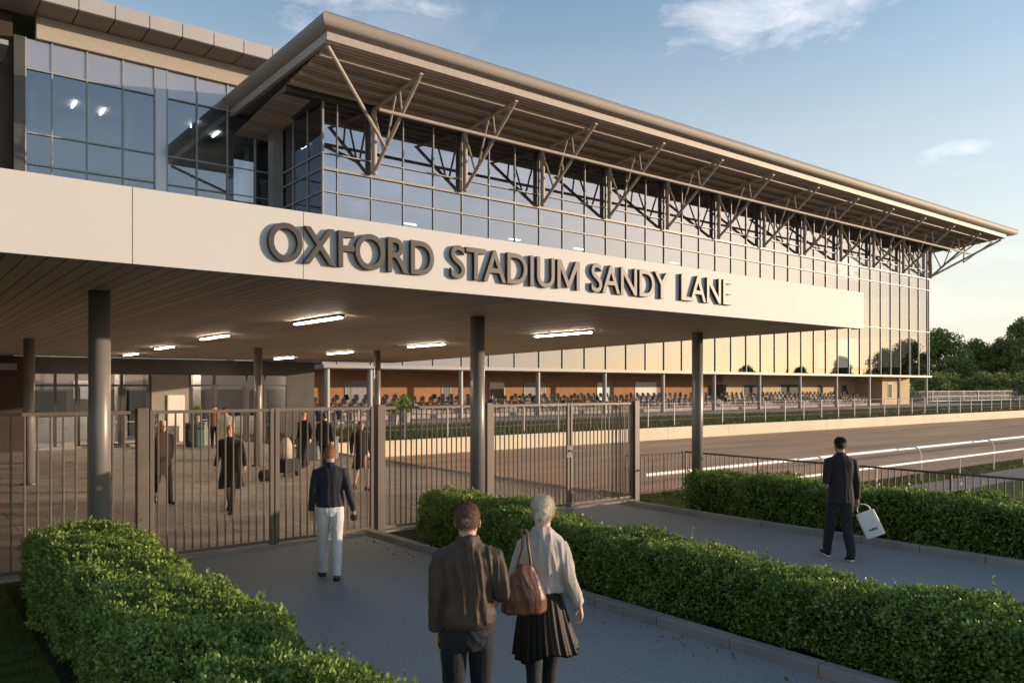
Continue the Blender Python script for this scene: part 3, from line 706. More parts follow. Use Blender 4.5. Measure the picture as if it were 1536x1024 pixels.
# mesh fence on the wall top
mf = tag(empty('wire_fence', (60,33,0)), 'thin wire fence on slim posts along the top of the cream wall', 'fence')
b = MB()
for z in (.45,.8,1.15,1.47): b.tube((17,32.9,z),(300,32.9,z), .008 if z < 1.4 else .02, 5)
o = b.build('wire', M['mullion'], mf); o.location = -Vector(mf.location)
x = 17.0; k = 0
while x < 300 and k < 98:
    b = MB(); b.box(x-.03,32.87,0,x+.03,32.93,1.5); o = b.build('post', M['mullion'], mf); o.location = -Vector(mf.location); x += 2.45 if x < 130 else 4; k += 1
ff = tag(empty('mesh_fence', (150,60,0)), 'grey mesh boundary fence right of the grandstand in front of the trees', 'fence')
b = MB(); x = 118.5
while x < 300:
    b.box(x-.02, 60.0, .05, x+.02, 60.03, 1.75); x += .32
for z in (.1,.9,1.75): b.box(118.5,59.97,z-.03,300,60.0,z+.03)
o = b.build('mesh_panel', M['mesh'], ff); o.location = -Vector(ff.location)
for k in range(30):
    b = MB(); b.box(118.5+6*k-.07,59.9,0,118.5+6*k+.07,60.06,1.9); o = b.build('post', M['transom'], ff); o.location = -Vector(ff.location)
# ------------------------------------------------------------------ hedges
def hedge(x0, x1, y0, y1, h, n, size, lab, seed, taper=0.):
    rs = np.random.default_rng(seed)
    cx, cy = (x0+x1)/2, (y0+y1)/2
    e = tag(empty('hedge', (cx, y1, 0)), lab, 'hedge')
    r = .2
    def sdf(p):
        # slow wobble of the clipped outline
        wob = .03*np.sin(p[:,1]*11+p[:,0]*9+seed)*np.sin(p[:,2]*10+p[:,0]*6)+.045*np.sin(p[:,1]*2.1+seed)+.035*np.sin(p[:,1]*5.3+1.3*seed+p[:,2]*3)+.03*np.sin(p[:,0]*7+p[:,1]*3.1)
        hx = (x1-x0)/2+wob*.8; lift = taper*np.clip((p[:,1]-5.5)/4.5,0,1); hz = (h+lift)/2+wob*.7
        q = np.stack([np.abs(p[:,0]-cx)-hx+r, np.abs(p[:,1]-cy)-(y1-y0)/2+r, np.abs(p[:,2]-(h+lift)/2)-hz+r], 1)
        return np.linalg.norm(np.maximum(q,0),axis=1)+np.minimum(q.max(1),0)-r
    # candidate points near the surface: nearer parts of the hedge get more, smaller leaves
    out = []; tot = 0
    while tot < n:
        m = 400000; p = np.stack([rs.uniform(x0-.2,x1+.2,m), rs.uniform(y0-.2,y1+.2,m), rs.uniform(.03,h+.2,m)],1)
        d = sdf(p); k = (d > -.11) & (d < .012+.03*np.sin(p[:,0]*23+p[:,1]*19)*np.sin(p[:,2]*21+p[:,1]*11)); p = p[k]; out.append(p); tot += len(p)
    p = np.concatenate(out)[:n]
    g_ = np.zeros_like(p)
    for a in range(3):
        dp = np.zeros(3); dp[a] = .01; g_[:,a] = sdf(p+dp)-sdf(p-dp)
    g_ /= np.linalg.norm(g_,axis=1)[:,None]+1e-9
    g_[:,2] += .35
    # sprigs that stand proud of the clipped surface
    ns = int(n/240); idx = rs.integers(0, n, ns); sp_p = []; sp_n = []
    for q, nn in zip(p[idx], g_[idx]):
        if q[2] < h*.6: continue
        d = nn*.5+np.array([rs.normal(0,.3), rs.normal(0,.3), .9]); d /= np.linalg.norm(d); L = rs.uniform(.05,.15)
        for t in np.linspace(.1,1,9): sp_p.append(q+d*L*t+rs.normal(0,.006,3)); sp_n.append(d)
    if sp_p: p = np.concatenate([p, np.array(sp_p)]); g_ = np.concatenate([g_, np.array(sp_n)])
    o = leaves('foliage', p, g_, size, M['hedge'], e, aspect=.62, spread=.75); o.location = -Vector(e.location)
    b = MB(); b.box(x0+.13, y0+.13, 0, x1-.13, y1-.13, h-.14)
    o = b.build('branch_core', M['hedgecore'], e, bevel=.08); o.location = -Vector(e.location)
hedge(1.22, 2.26, 1.5, 10.9, .88, 210000, .034, 'big clipped green hedge in the lower left corner beside the left footpath', 1)
hedge(6.55, 7.36, .2, 10.9, .71, 180000, .036, 'clipped green hedge in the middle between the two footpaths', 2, .15)
hedge(12.48, 13.5, .5, 10.4, .80, 95000, .046, 'clipped green hedge at the right below the low railing', 3)

# leaves shed along the kerbs
k = 420; p = np.stack([np.concatenate([rng.normal(6.15,.16,k//3), rng.normal(2.55,.2,k//3), rng.normal(7.95,.2,k//3)]), rng.uniform(2.5,11.5,k//3*3), np.full(k//3*3,.018)],1)
p = p[~((p[:,0] > 6.27) & (p[:,0] < 6.47))]
M['litter'] = leafmat('dry_leaf', (.10,.07,.02), (.20,.19,.05), trans=.1)
tag(leaves('fallen_leaves', p, np.tile([0,0,.15],(len(p),1)), .03, M['litter'], None, aspect=.7, spread=.5), 'few dry leaves shed along the foot of the hedges', 'leaves', kind='stuff')
# grass tufts where the lawn is close enough to read
def tufts(name, regs, n, hgt, m, lab, zf=gz):
    Ps = []
    ar = [(a[2]-a[0])*(a[3]-a[1]) for a in regs]
    for a, A in zip(regs, ar):
        k = int(n*A/sum(ar)); Ps.append(np.stack([rng.uniform(a[0],a[2],k), rng.uniform(a[1],a[3],k), np.zeros(k)],1))
    p = np.concatenate(Ps); p[:,2] = [zf(x,y) for x,y,_ in p]
    nn = np.tile([0,0,1.],(len(p),1)); k = len(p)
    D = nn+rng.normal(0,.35,(k,3)); D[:,2] = np.abs(D[:,2]); D /= np.linalg.norm(D,axis=1)[:,None]
    S = rng.normal(0,1,(k,3)); S[:,2] = 0; S /= np.linalg.norm(S,axis=1)[:,None]
    L = hgt*rng.uniform(.5,1.3,k)[:,None]; W = L*.07
    V = np.empty((k,3,3)); V[:,0] = p-S*W; V[:,1] = p+S*W; V[:,2] = p+D*L
    tag(np_mesh(name, V.reshape(-1,3), np.arange(k*3).reshape(k,3), m), lab, 'grass', kind='stuff')
M['grass'] = leafmat('grass_blade', (.045,.06,.014), (.15,.16,.05), trans=.3, rough=.6)
tufts('lawn_grass', [(13.15,9.5,15.2,13.2),(15.0,-3,22,10.4),(13.2,13.0,15.1,26)], 60000, .07, M['grass'], 'short grass on the lawn round the low railing and beside the track')
tufts('lawn_grass', [(-3.5,1.5,1.2,11.9)], 22000, .06, M['grass'], 'short dark lawn left of the big left hedge')
tufts('bank_grass', [(13.2,32.4,45,43.5),(45,32.4,120,43.5)], 70000, .26, M['grass'], 'rough green planting on the bank between the cream wall and the grandstand')
tufts('verge_grass', [(17.2,12.2,60,13.5)], 20000, .1, M['grass'], 'grass verge under the white running rail')

# ------------------------------------------------------------------ trees
def tree_mesh(seed, H, W, nclump, nleaf):
    rs = np.random.default_rng(seed); b = MB(); rnd = random.Random(seed)
    th = H*.3
    b.loft([((0,0,-.1),.42,.42),((.05,.02,th*.5),.3,.3),((.1,-.05,th),.26,.26),((.1,.1,H*.62),.13,.13),((.0,.0,H*.85),.05,.05)], 8)
    cs = []
    for k in range(nclump):
        a = rnd.uniform(0,2*math.pi); z = rnd.betavariate(1.6,1.3); zz_ = H*(.16+.80*z)
        prof = math.sin(math.pi*min(1, .18+.82*z)**.75)**.6
        rr_ = W*prof*math.sqrt(rnd.uniform(.1,1))
        cs.append((rr_*math.cos(a), rr_*math.sin(a), zz_, W*rnd.uniform(.2,.42)))
    for c in cs[::4]:
        z0 = th*rnd.uniform(.8,1.6); b.tube((.08,0,min(z0,c[2]*.8)), (c[0]*.9,c[1]*.9,c[2]), .11, 6, r2=.03)
    P_ = []; Q = []
    for c in cs:
        k = max(20, int(nleaf/nclump*rnd.uniform(.7,1.3))); d = rs.normal(0,1,(k,3)); d /= np.linalg.norm(d,axis=1)[:,None]
        P_.append(np.array(c[:3])+d*c[3]*rs.uniform(.55,1.08,(k,1))*np.array([1,1,.75])); Q.append(d)
    return b, np.concatenate(P_), np.concatenate(Q)
protos = []
for i_, (H, Wd, nc, nl) in enumerate(((15,5.2,75,11000),(13,5.8,70,11000),(17,4.6,80,11000),(6,5.5,40,6000))):
    e = empty('tree' if i_ < 3 else 'shrub'); b, p, q = tree_mesh(20+i_, H, Wd, nc, nl)
    b.build('trunk', M['bark'], e, smooth=True); leaves('crown', p, q, .42, M['treeleaf'], e, aspect=.8, spread=1.3); protos.append(e)
used = [False]*4
def put_tree(i, x, y, s, lab, group, rz=None):
    global used
    e = protos[i] if not used[i] else copy_tree(protos[i]); used[i] = True
    e.location = (x,y,-.05); e.scale = (s*random.uniform(.9,1.1), s*random.uniform(.9,1.1), s); e.rotation_euler = (0,0,random.uniform(0,6.28) if rz is None else rz)
    tag(e, lab, 'tree' if i < 3 else 'shrub', group)
def at(px, t): a = (px-768)/1187; return t*(FX+FY*a), t*(FY-FX*a)
G1 = 'trees beyond the boundary fence'
for i, px, t, s, lab in ((1,1408,175,1.12,'dark green tree standing directly right of the grandstand end'),(0,1437,196,.70,'lower tree in the dip second from the grandstand'),
    (1,1463,180,.98,'broad tree in the middle of the row right of the grandstand'),(2,1486,200,.74,'tree behind the broad middle tree'),(0,1510,178,.95,'tree third from the right edge of the row'),
    (2,1535,172,1.04,'tallest tree at the right edge of the photo'),(0,1385,215,.98,'tree peeking out behind the corner of the grandstand'),(1,1552,190,1.1,'tree cut by the right edge of the photo')):
    x, y = at(px, t); put_tree(i, x, y, s, lab, G1)
for k, px in enumerate((1396,1420,1447,1473,1498,1522,1545)):
    x, y = at(px, 158+6*(k%3)); put_tree(3, x, y, .8, 'leafy understorey shrub right behind the grey mesh fence in front of the tall trees', 'shrubs behind the mesh fence')
G2 = 'trees across the track reflected in the glass'
for k, (i, x, y, s) in enumerate(((0,205,8,1.0),(1,214,-3,.95),(2,198,-6,.62),(0,190,-14,.55),(1,182,-24,.62),(3,176,-30,.9),(3,200,2,.9),(3,208,-12,1.),(0,232,2,.85),(2,225,-22,.7),(3,186,-20,.9),(1,168,-42,.5),(3,160,-46,.8),(3,216,12,1))):
    put_tree(i, x, y, s, 'tree across the track seen only as a reflection in the grandstand glass' if i < 3 else 'shrub across the track seen only as a reflection in the grandstand glass', G2)

# ------------------------------------------------------------------ terrace seats
tb = MB()
for k in range(3): tb.box(26, 53.4+1.45*k, .0, 106, 58.25, .32*(k+1)+.001*k)
tag(tb.build('seating_terrace', M['terrace']), 'low stepped concrete terrace carrying the seats under the grandstand', 'terrace')
def chair_mesh():
    b = MB(); b.cur = 1
    b.box(-.23,-.22,.40,.23,.2,.47)
    for sx in (-1,1):
        b.tube((sx*.2,-.19,0),(sx*.2,-.19,.42), .022, 6); b.tube((sx*.2,.2,0),(sx*.2,.22,.8), .022, 6)
    b.cur = 0
    b.loft([((0,.2,.52),.2,.03),((0,.22,.62),.25,.035),((0,.24,.78),.25,.035),((0,.25,.9),.17,.03),((0,.25,.94),.06,.02)], 12)
    return b
ch0 = chair_mesh().build('terrace_chair', [M['chairdark'], M['chairlight']]); first = True
secs = [(27.5,34.6),(36.6,43.0),(45.5,51.0),(53,58.8),(61,74),(76.5,82),(84.5,90.5),(92.5,98.5),(100,105)]
nm = ['first','second','third','fourth','fifth, longest','sixth','seventh','eighth','last']
for si, (a0, a1) in enumerate(secs):
    for row in range(3):
        x = a0+.1*row
        while x < a1:
            if random.random() < .93:
                o = ch0 if first else ch0.copy()
                if not first: COL.objects.link(o)
                first = False
                o.location = (x+random.uniform(-.04,.04), 54.2+1.45*row, .32*(row+1)+.003); o.rotation_euler = (0,0,R(180)*0+random.uniform(-.1,.1))
                tag(o, f"dark round backed seat, {['front','middle','back'][row]} row of the {nm[si]} seat block counted from the lobby", 'chair', 'seats on the terrace under the grandstand')
            x += .88
# chairs and planters at the lobby end of the plaza
for k in range(22):
    o = ch0.copy(); COL.objects.link(o); r_ = k//8; o.location = (13.6+1.0*(k%8)+.3*r_, 40.5+2.4*r_, .012); o.rotation_euler = (0,0,random.uniform(-.5,.5)); o.scale = (1.15,)*3
    tag(o, 'dark backed chair standing loose on the paving left of the big front column', 'chair', 'loose chairs near the lobby')
st = tag(empty('chair_stack', (20.2,47,.01)), 'tall leaning stack of dark chairs against the orange brick wall', 'chair stack')
for k in range(9):
    c = ch0.copy(); COL.objects.link(c); c.name = 'stacked_chair'; c.parent = st; c.location = (.03*k, .02*k, .2*k); c.rotation_euler = (0,0,.05*k)
    for key in ('label','category','group'): 
        if key in c: del c[key]
def shrubpot(x, y, z, s, lab, potmat='kerb'):
    e = tag(empty('potted_plant', (x,y,z)), lab, 'plant')
    b = MB(); b.loft([((0,0,0),.2*s,.2*s),((0,0,.3*s),.26*s,.26*s),((0,0,.45*s),.28*s,.28*s)], 14); b.build('pot', M[potmat], e)
    k = 900; d = rng.normal(0,1,(k,3)); d /= np.linalg.norm(d,axis=1)[:,None]; p = d*rng.uniform(.4,1,(k,1))*np.array([.34,.34,.42])*s; p[:,2] += .8*s
    leaves('foliage', p, d, .09*s, M['hedge'], e)
shrubpot(ux(607,48), 48, 0, 1.6, 'bushy potted plant in front of the brick wall beside the stacked chairs')
shrubpot(ux(590,46), 46, 0, 1.3, 'smaller potted plant left of the bushy one by the brick wall')
shrubpot(ux(306,34), 34.9, 1.0, .6, 'pale flowers in a pot on the lobby counter beside the bins')
cb_ = tag(empty('plinth', (ux(303,34.9),34.9,0)), 'low stone plinth carrying flowers in front of the lobby glass', 'plinth'); b = MB(); b.box(-.5,-.25,0,.5,.25,.99); b.build('block', M['stone'], cb_, bevel=.02)
def binn(px, y, m, lab):
    e = tag(empty('litter_bin', (ux(px,y),y,0)), lab, 'bin'); b = MB(); b.box(-.2,-.2,.03,.2,.2,.92); b.build('body', M[m], e, bevel=.03)
    b = MB(); b.box(-.22,-.22,.925,.22,.22,1.02); b.build('lid', M['dark'], e, bevel=.03); b = MB(); b.box(-.13,-.207,.72,.13,-.2005,.85); b.build('slot', M['black'], e)
M['teal'] = mat('teal_plastic', (.03,.12,.12), rough=.5)
binn(287, 33.9, 'black', 'black litter bin in front of the lobby glass'); binn(298, 34.0, 'teal', 'teal litter bin next to the black one')

# ------------------------------------------------------------------ people
def add_ring(a, b): return tuple(x+y for x, y in zip(a, b))
def bake(mb, name, m, parent, vox, smooth=3, disp=None):
    me = bpy.data.meshes.new('t'); me.from_pydata(mb.v, [], mb.f); me.update()
    o = bpy.data.objects.new('t', me); COL.objects.link(o)
    r = o.modifiers.new('r', 'REMESH'); r.mode = 'VOXEL'; r.voxel_size = vox
    if smooth: s_ = o.modifiers.new('s', 'SMOOTH'); s_.factor = .5; s_.iterations = smooth
    dg_ = bpy.context.evaluated_depsgraph_get(); me2 = bpy.data.meshes.new_from_object(o.evaluated_get(dg_))
    bpy.data.objects.remove(o); bpy.data.meshes.remove(me)
    if disp:
        n = len(me2.vertices); co = np.empty(n*3, np.float32); me2.vertices.foreach_get('co', co); co = co.reshape(-1,3)
        no = np.array([v.normal for v in me2.vertices]); d = np.array([disp(Vector(c)) for c in co.tolist()])
        co = co+no*d[:,None]; me2.vertices.foreach_set('co', co.astype(np.float32).ravel()); me2.update()
    me2.materials.clear(); me2.materials.append(m); me2.name = name
    me2.polygons.foreach_set('use_smooth', [True]*len(me2.polygons))
    q = bpy.data.objects.new(name, me2); COL.objects.link(q); q.parent = parent
    return q
def folds(seed, amp, fx=14, fz=2.5, tw=1.2, base=.4):
    def f(c):
        z = c.z; k = mnoise.noise(Vector((c.x*fx+z*tw+seed, c.y*fx*.8, z*fz+seed*3)))
        k2 = mnoise.noise(Vector((c.x*5+seed, c.y*5+z*9, z*11)))
        k3 = mnoise.noise(Vector((c.x*fx*2.1+z*tw*2+seed*2, c.y*fx*1.5, z*fz*1.6)))
        return amp*((1-min(1,abs(k)*2.3))**1.2*1.1-.35 + k2*base + (1-min(1,abs(k3)*3.))*.35)
    return f
def hand(mb, el, wr, side, curl=.5, s=1.0, grip=False):
    """side: +1 right hand. palm, four unequal bent fingers and a thumb leaving the side of the palm"""
    el, wr = Vector(el), Vector(wr); d = (wr-el).normalized(); d = (d*.6+Vector((0,0.05,-1))*.4).normalized() if not grip else (d*.4+Vector((0,0,-1))*.6).normalized()
    f = Vector((0,1,0)); f = (f-d*f.dot(d)); f = f.normalized() if f.length > .2 else Vector((0,0,1)); n = Vector((-side,0,0)); n = (n-d*n.dot(d)-f*n.dot(f)).normalized()
    def pt(a, b, c): return wr+d*a+f*b+n*c
    mb.loft([(pt(-.03,0,0),.026*s,.022*s),(pt(.02,.002,0),.034*s,.017*s),(pt(.06,.003,0),.041*s,.016*s),(pt(.092,0,.002),.04*s,.013*s)], 12, ref=tuple(f))
    for k, (off, L, r) in enumerate(((.032,.072,.0088),(.011,.080,.009),(-.011,.075,.0086),(-.032,.06,.0078))):
        a = .25+curl*.5; p = pt(.088,off,.002); pts = [p]; 
        for seg, fr in enumerate((.42,.32,.26)):
            dd = d*math.cos(a)+n*math.sin(a)+f*(off*.8); dd.normalize(); p = p+dd*L*fr*s; pts.append(p); a += curl*(1.0 if seg == 0 else .8)
        mb.loft([(q, r*s*k_, r*s*k_) for q, k_ in zip(pts,(1,.98,.9,.72))], 8)
    p0 = pt(.02,.028,.004); p1 = pt(.05,.052,.014); p2 = pt(.078,.056,.022+.02*curl); p3 = pt(.1,.05,.03+.03*curl)
    mb.loft([(p0,.015*s,.014*s),(p1,.0125*s,.0115*s),(p2,.0105*s,.0098*s),(p3,.0075*s,.007*s)], 8)
def headpts(mb, c, yaw, pitch, s=1.0):
    t = MB()
    rr_ = [(-.118,.055,.022,.02),(-.108,.045,.042,.04),(-.085,.03,.052,.062),(-.05,.015,.063,.082),(-.015,.004,.071,.093),(.02,-.002,.0755,.098),(.055,-.006,.0755,.098),(.085,-.008,.068,.088),(.108,-.01,.052,.068),(.121,-.012,.028,.037)]
    t.loft([((0,cy,z),rx,ry) for z, cy, rx, ry in rr_], 20)
    t.loft([((0,.093,.018),.007,.006),((0,.103,-.005),.009,.009),((0,.112,-.022),.014,.012),((0,.1,-.034),.012,.008)], 8)
    t.ball((0,.083,-.062),.024,.012,.007); t.ball((0,.082,-.071),.02,.011,.006); t.ball((0,.07,-.1),.024,.02,.018)
    t.ball((.03,.082,.026),.024,.012,.007); t.ball((-.03,.082,.026),.024,.012,.007); t.ball((.042,.066,-.022),.02,.016,.014); t.ball((-.042,.066,-.022),.02,.016,.014)
    for sx in (-1,1): t.ball((sx*.079,-.006,-.01),.008,.017,.031); t.ball((sx*.084,-.014,.0),.006,.012,.022)
    mtx = Matrix.Translation(c) @ Matrix.Rotation(yaw,4,'Z') @ Matrix.Rotation(pitch,4,'X') @ Matrix.Scale(s,4)
    i = len(mb.v); mb.v += [tuple(mtx @ Vector(v)) for v in t.v]; mb.f += [tuple(i+k for k in f) for f in t.f]; mb.mi += [0]*len(t.f)
    return mtx
DEF = dict(shL=(-.185,0,1.43), shR=(.185,0,1.43), elL=(-.235,-.03,1.16), elR=(.235,-.03,1.16), wrL=(-.245,.03,.92), wrR=(.245,.03,.92),
 hipL=(-.09,0,.93), hipR=(.09,0,.93), knL=(-.095,.1,.52), knR=(.095,-.01,.52), anL=(-.09,.12,.10), anR=(.09,-.22,.12), ftL=0., ftR=-.35, head=(0,.028,1.638), yaw=0., pitch=0.)
def person(loc, bearing, H, pose, look, label, vox=.0055, fine=True):
    """look: dict of materials and garment kinds"""
    p = dict(DEF); p.update(pose); s = H/1.78; g_ = look.get('build', 1.0); fem = look.get('female', False)
    e = tag(empty('person', loc, -bearing), label, 'person'); e.scale = (s,s,s)
    V3 = lambda k: Vector(p[k])
    skin = look.get('skin', M['skin'])
    # --- the body: one continuous surface
    b = MB(); sw = (.88 if fem else 1.)*g_
    b.loft([((0,0,.84),.13*sw,.09),((0,0,.93),.16*sw,.11),((0,0,1.04),.14*sw,.095),((0,0,1.14),.13*sw,.09),((0,.005,1.28),.15*sw,.10),((0,.005,1.37),.16*sw,.095),((0,0,1.43),.13*sw,.075),((0,-.005,1.475),.07,.06)], 16)
    hc = V3('head')
    b.loft([((0,-.01,1.43),.062,.062),((hc.x*.5,-.005+hc.y*.3,1.50),.054,.056),((hc.x,hc.y-.022,hc.z-.06),.056,.058)], 14)
    hm = headpts(b, hc, p['yaw'], p['pitch'], .98 if not fem else .93)
    for S, sd_ in (('L',-1),('R',1)):
        sh, el, wr = V3('sh'+S), V3('el'+S), V3('wr'+S)
        b.loft([(sh+Vector((-sd_*.06,0,.01)),.055,.055),(sh,.052,.055),(sh.lerp(el,.5),.043*g_,.043*g_),(el,.036,.036),(el.lerp(wr,.35),.037,.037),(wr,.026,.023)], 12)
        if fine or True: hand(b, el, wr, sd_, p.get('curl'+S,.45), .95 if fem else 1., p.get('grip'+S, False))
        hp, kn, an = V3('hip'+S), V3('kn'+S), V3('an'+S)
        b.loft([(hp,.085*g_,.085*g_),(hp.lerp(kn,.5),.072,.074),(kn,.05,.052),(kn.lerp(an,.35),.05,.054),(an,.034,.036)], 14)
        a = p['ft'+S]; fd = Vector((sd_*.1,math.cos(a),math.sin(a))); up = Vector((0,-math.sin(a),math.cos(a)))
        b.loft([(an+up*.02,.032,.034),(an-up*.04-fd*.01,.034,.045)], 10)
        b.loft([(an-up*.055-fd*.05,.03,.028),(an-up*.05+fd*.03,.036,.034),(an-up*.062+fd*.1,.042,.022),(an-up*.066+fd*.17,.03,.014)], 12, ref=(1,0,0))
    bake(b, 'body', skin, e, .0045 if fine else .008, 2)
    # --- eyes
    for sx in (-1,1):
        q = MB(); q.ball((0,0,0),.0115,n=10,m=6); o = q.build('eye', M['eye'], e, smooth=True); o.location = hm @ Vector((sx*.03,.0805,.008))
    # --- hair
    if look.get('hair'):
        q = MB(); hs = look.get('hairstyle','short'); gr = .008 if hs == 'short' else .013
        low = -.022 if hs == 'short' else -.02
        gr -= .003 if fine else 0
        rr_ = [(low-.02,-.052,.045,.035),(low,-.045,.062,.054),(.0,-.03,.0755,.075),(.02,-.02,.0765,.088),(.055,-.012,.0765,.098),(.085,-.012,.069,.089),(.108,-.012,.053,.069),(.123,-.013,.028,.037)]
        q.loft([((0,cy,z+gr*.6),rx+gr*.7,ry+gr) for z, cy, rx, ry in rr_], 22)
        if hs == 'bun': q.ball((.012,-.118,-.012),.04,.036,.038,16,12); q.ball((.006,-.095,-.005),.05,.03,.045)
        if hs == 'long': q.loft([((0,-.06,.03),.08,.06),((0,-.075,-.08),.085,.045),((0,-.085,-.2),.075,.035),((0,-.09,-.27),.05,.02)], 16)
        if hs == 'fur': q.ball((0,-.01,.05),.11,.11,.1)
        q.v = [tuple(hm @ Vector(v)) for v in q.v]
        sd0 = random.uniform(0,50)
        def hd(c): return .0022*mnoise.noise(Vector((c.x*70+sd0,c.y*70,c.z*18)))+.0012*mnoise.noise(Vector((c.x*200,c.y*200,c.z*50)))
        ho = bake(q, 'hair', look['hair'], e, .0045 if fine else .008, 7, hd)
        if fine:     # strands lying on the hair cap
            me_ = ho.data; nv = len(me_.vertices); co = np.empty(nv*3, np.float32); me_.vertices.foreach_get('co', co); co = co.reshape(-1,3).astype(float)
            no = np.array([v.normal for v in me_.vertices]); cnt = 9000
            ii = rng.integers(0, nv, cnt); P0 = co[ii]+rng.normal(0,.0025,(cnt,3)); N0 = no[ii]
            if hs == 'bun':
                bc = np.array(hm @ Vector((.012,-.13,-.012))); far = np.linalg.norm(P0-bc,axis=1) > .05; tgt = np.where(far[:,None], bc-P0, np.cross(P0-bc, [0,1,0])); L0 = .045; up_ = .06
            else: tgt = np.tile([0,-.25,-1.],(cnt,1)); L0 = .016; up_ = .45
            T0 = tgt-N0*np.sum(tgt*N0,axis=1)[:,None]; T0 /= np.linalg.norm(T0,axis=1)[:,None]+1e-9
            D0 = T0+N0*up_+rng.normal(0,.16,(cnt,3)); D0 /= np.linalg.norm(D0,axis=1)[:,None]
            S0 = np.cross(D0,N0); S0 /= np.linalg.norm(S0,axis=1)[:,None]+1e-9
            LL = L0*rng.uniform(.6,1.3,cnt)[:,None]; W0 = .0011
            V_ = np.empty((cnt,4,3)); V_[:,0] = P0-S0*W0; V_[:,1] = P0+S0*W0; V_[:,2] = P0+D0*LL+S0*W0*.3-N0*LL*.12; V_[:,3] = P0+D0*LL-S0*W0*.3-N0*LL*.12
            st_ = np_mesh('hair_strands', V_.reshape(-1,3), np.arange(cnt*4).reshape(cnt,4), look['hair'], ho)
    # --- shoes
    for S, sd_ in (('L',-1),('R',1)):
        an = V3('an'+S); a = p['ft'+S]; fd = Vector((sd_*.1,math.cos(a),math.sin(a))); up = Vector((0,-math.sin(a),math.cos(a)))
        q = MB(); q.loft([(an+up*.015-fd*.005,.042,.048),(an-up*.05-fd*.01,.043,.055)], 12)
        q.loft([(an-up*.052-fd*.075,.025,.022),(an-up*.05-fd*.05,.038,.038),(an-up*.045+fd*.03,.043,.045),(an-up*.058+fd*.1,.05,.032),(an-up*.066+fd*.17,.044,.024),(an-up*.072+fd*.205,.02,.014)], 14, ref=(1,0,0))
        sh_ = bake(q, 'shoe', look.get('shoe', M['black']), e, .006 if fine else .01, 2)
        q = MB(); q.loft([(an-up*.087-fd*.075,.03,.012),(an-up*.087-fd*.03,.042,.013),(an-up*.088+fd*.1,.052,.012),(an-up*.09+fd*.18,.042,.011),(an-up*.09+fd*.208,.02,.009)], 14, ref=(1,0,0))
        o = q.build('sole', look.get('sole', M['black']), e, smooth=True); o.parent = sh_
    # --- legs
    kind = look.get('legs','trousers')
    if kind in ('trousers','tights'):
        q = MB(); k = 1.0 if kind == 'trousers' else .0
        if k:
            q.loft([((0,0,.83),.125,.09),((0,0,.9),.172*g_,.122),((0,0,.98),.166*g_,.115),((0,0,1.06),.155*g_,.108)], 20)
        for S, sd_ in (('L',-1),('R',1)):
            hp, kn, an = V3('hip'+S), V3('kn'+S), V3('an'+S)
            if k:
                tr = look.get('slim', 1.0)
                q.loft([(hp+Vector((0,0,.02)),.09,.105),(hp.lerp(kn,.3),.096*tr,.1*tr),(hp.lerp(kn,.7),.082*tr,.084*tr),(kn,.074*tr,.076*tr),(kn.lerp(an,.4),.07*tr,.075*tr),(an+Vector((0,0,.06)),.062*tr,.068*tr),(an+Vector((0,-.004,-.03)),.062*tr,.07*tr)], 16)
            else:
                q.loft([(hp,.088,.088),(hp.lerp(kn,.5),.076,.078),(kn,.054,.056),(kn.lerp(an,.35),.054,.058),(an,.038,.04)], 14)
        bake(q, 'trousers' if k else 'tights', look['legmat'], e, .006 if fine else .01, 3, folds(random.uniform(0,9), .0035*k+.0005, fx=11, fz=7, tw=5) if fine else None)
    # --- top
    tm = look['topmat']; q = MB(); hem = look.get('hem', .96); tw_ = look.get('topw', 1.)*g_
    prof = [(hem,.188,.132),(hem+.05,.19,.134),(1.1,.178,.126),(1.2,.182,.126),(1.3,.197,.13),(1.38,.2,.126),(1.435,.185,.11),(1.47,.148,.095),(1.50,.10,.084),(1.515,.08,.076)]
    prof = [r for r in prof if r[0] >= hem]
    if fem: prof = [(z, rx*.87, ry*.95) for z, rx, ry in prof]
    q.loft([((0,.002,z),rx*tw_,ry*tw_) for z, rx, ry in prof], 26, expo=2.3)
    col = look.get('collar', .03)
    q.loft([((0,-.008,1.48),.082,.078),((0,-.006,1.51),.072,.071),((0,.0,1.515+col),.065,.066)], 18)
    for S, sd_ in (('L',-1),('R',1)):
        sh, el, wr = V3('sh'+S), V3('el'+S), V3('wr'+S); r_ = look.get('sleeve', 1.)
        q.loft([(sh+Vector((-sd_*.10,0,.005)),.045,.07),(sh+Vector((-sd_*.045,0,.004)),.06,.078),(sh+Vector((-sd_*.0,0,-.012)),.066*r_,.076*r_),(sh.lerp(el,.3),.064*r_,.067*r_),(sh.lerp(el,.7),.056*r_,.058*r_),(el,.052*r_,.053*r_),(el.lerp(wr,.5),.048*r_,.048*r_),(el.lerp(wr,.97),.04*r_,.04*r_)], 16)
    top = bake(q, look.get('topname','jacket'), tm, e, .006 if fine else .01, 9 if fine else 4, folds(look.get('seed',1.), look.get('fold',.009), fz=2.2) if fine else None)
    if look.get('band'):
        q = MB(); zb = hem-.012; r0 = [r for r in prof][0]
        q.loft([((0,.002,zb-.02),r0[1]*tw_*.975,r0[2]*tw_*.975),((0,.002,zb+.015),r0[1]*tw_*1.0,r0[2]*tw_*1.0),((0,.002,zb+.04),r0[1]*tw_*.99,r0[2]*tw_*.99)], 40, expo=2.3)
        o = q.build('waistband', tm, e, smooth=True); o.parent = top
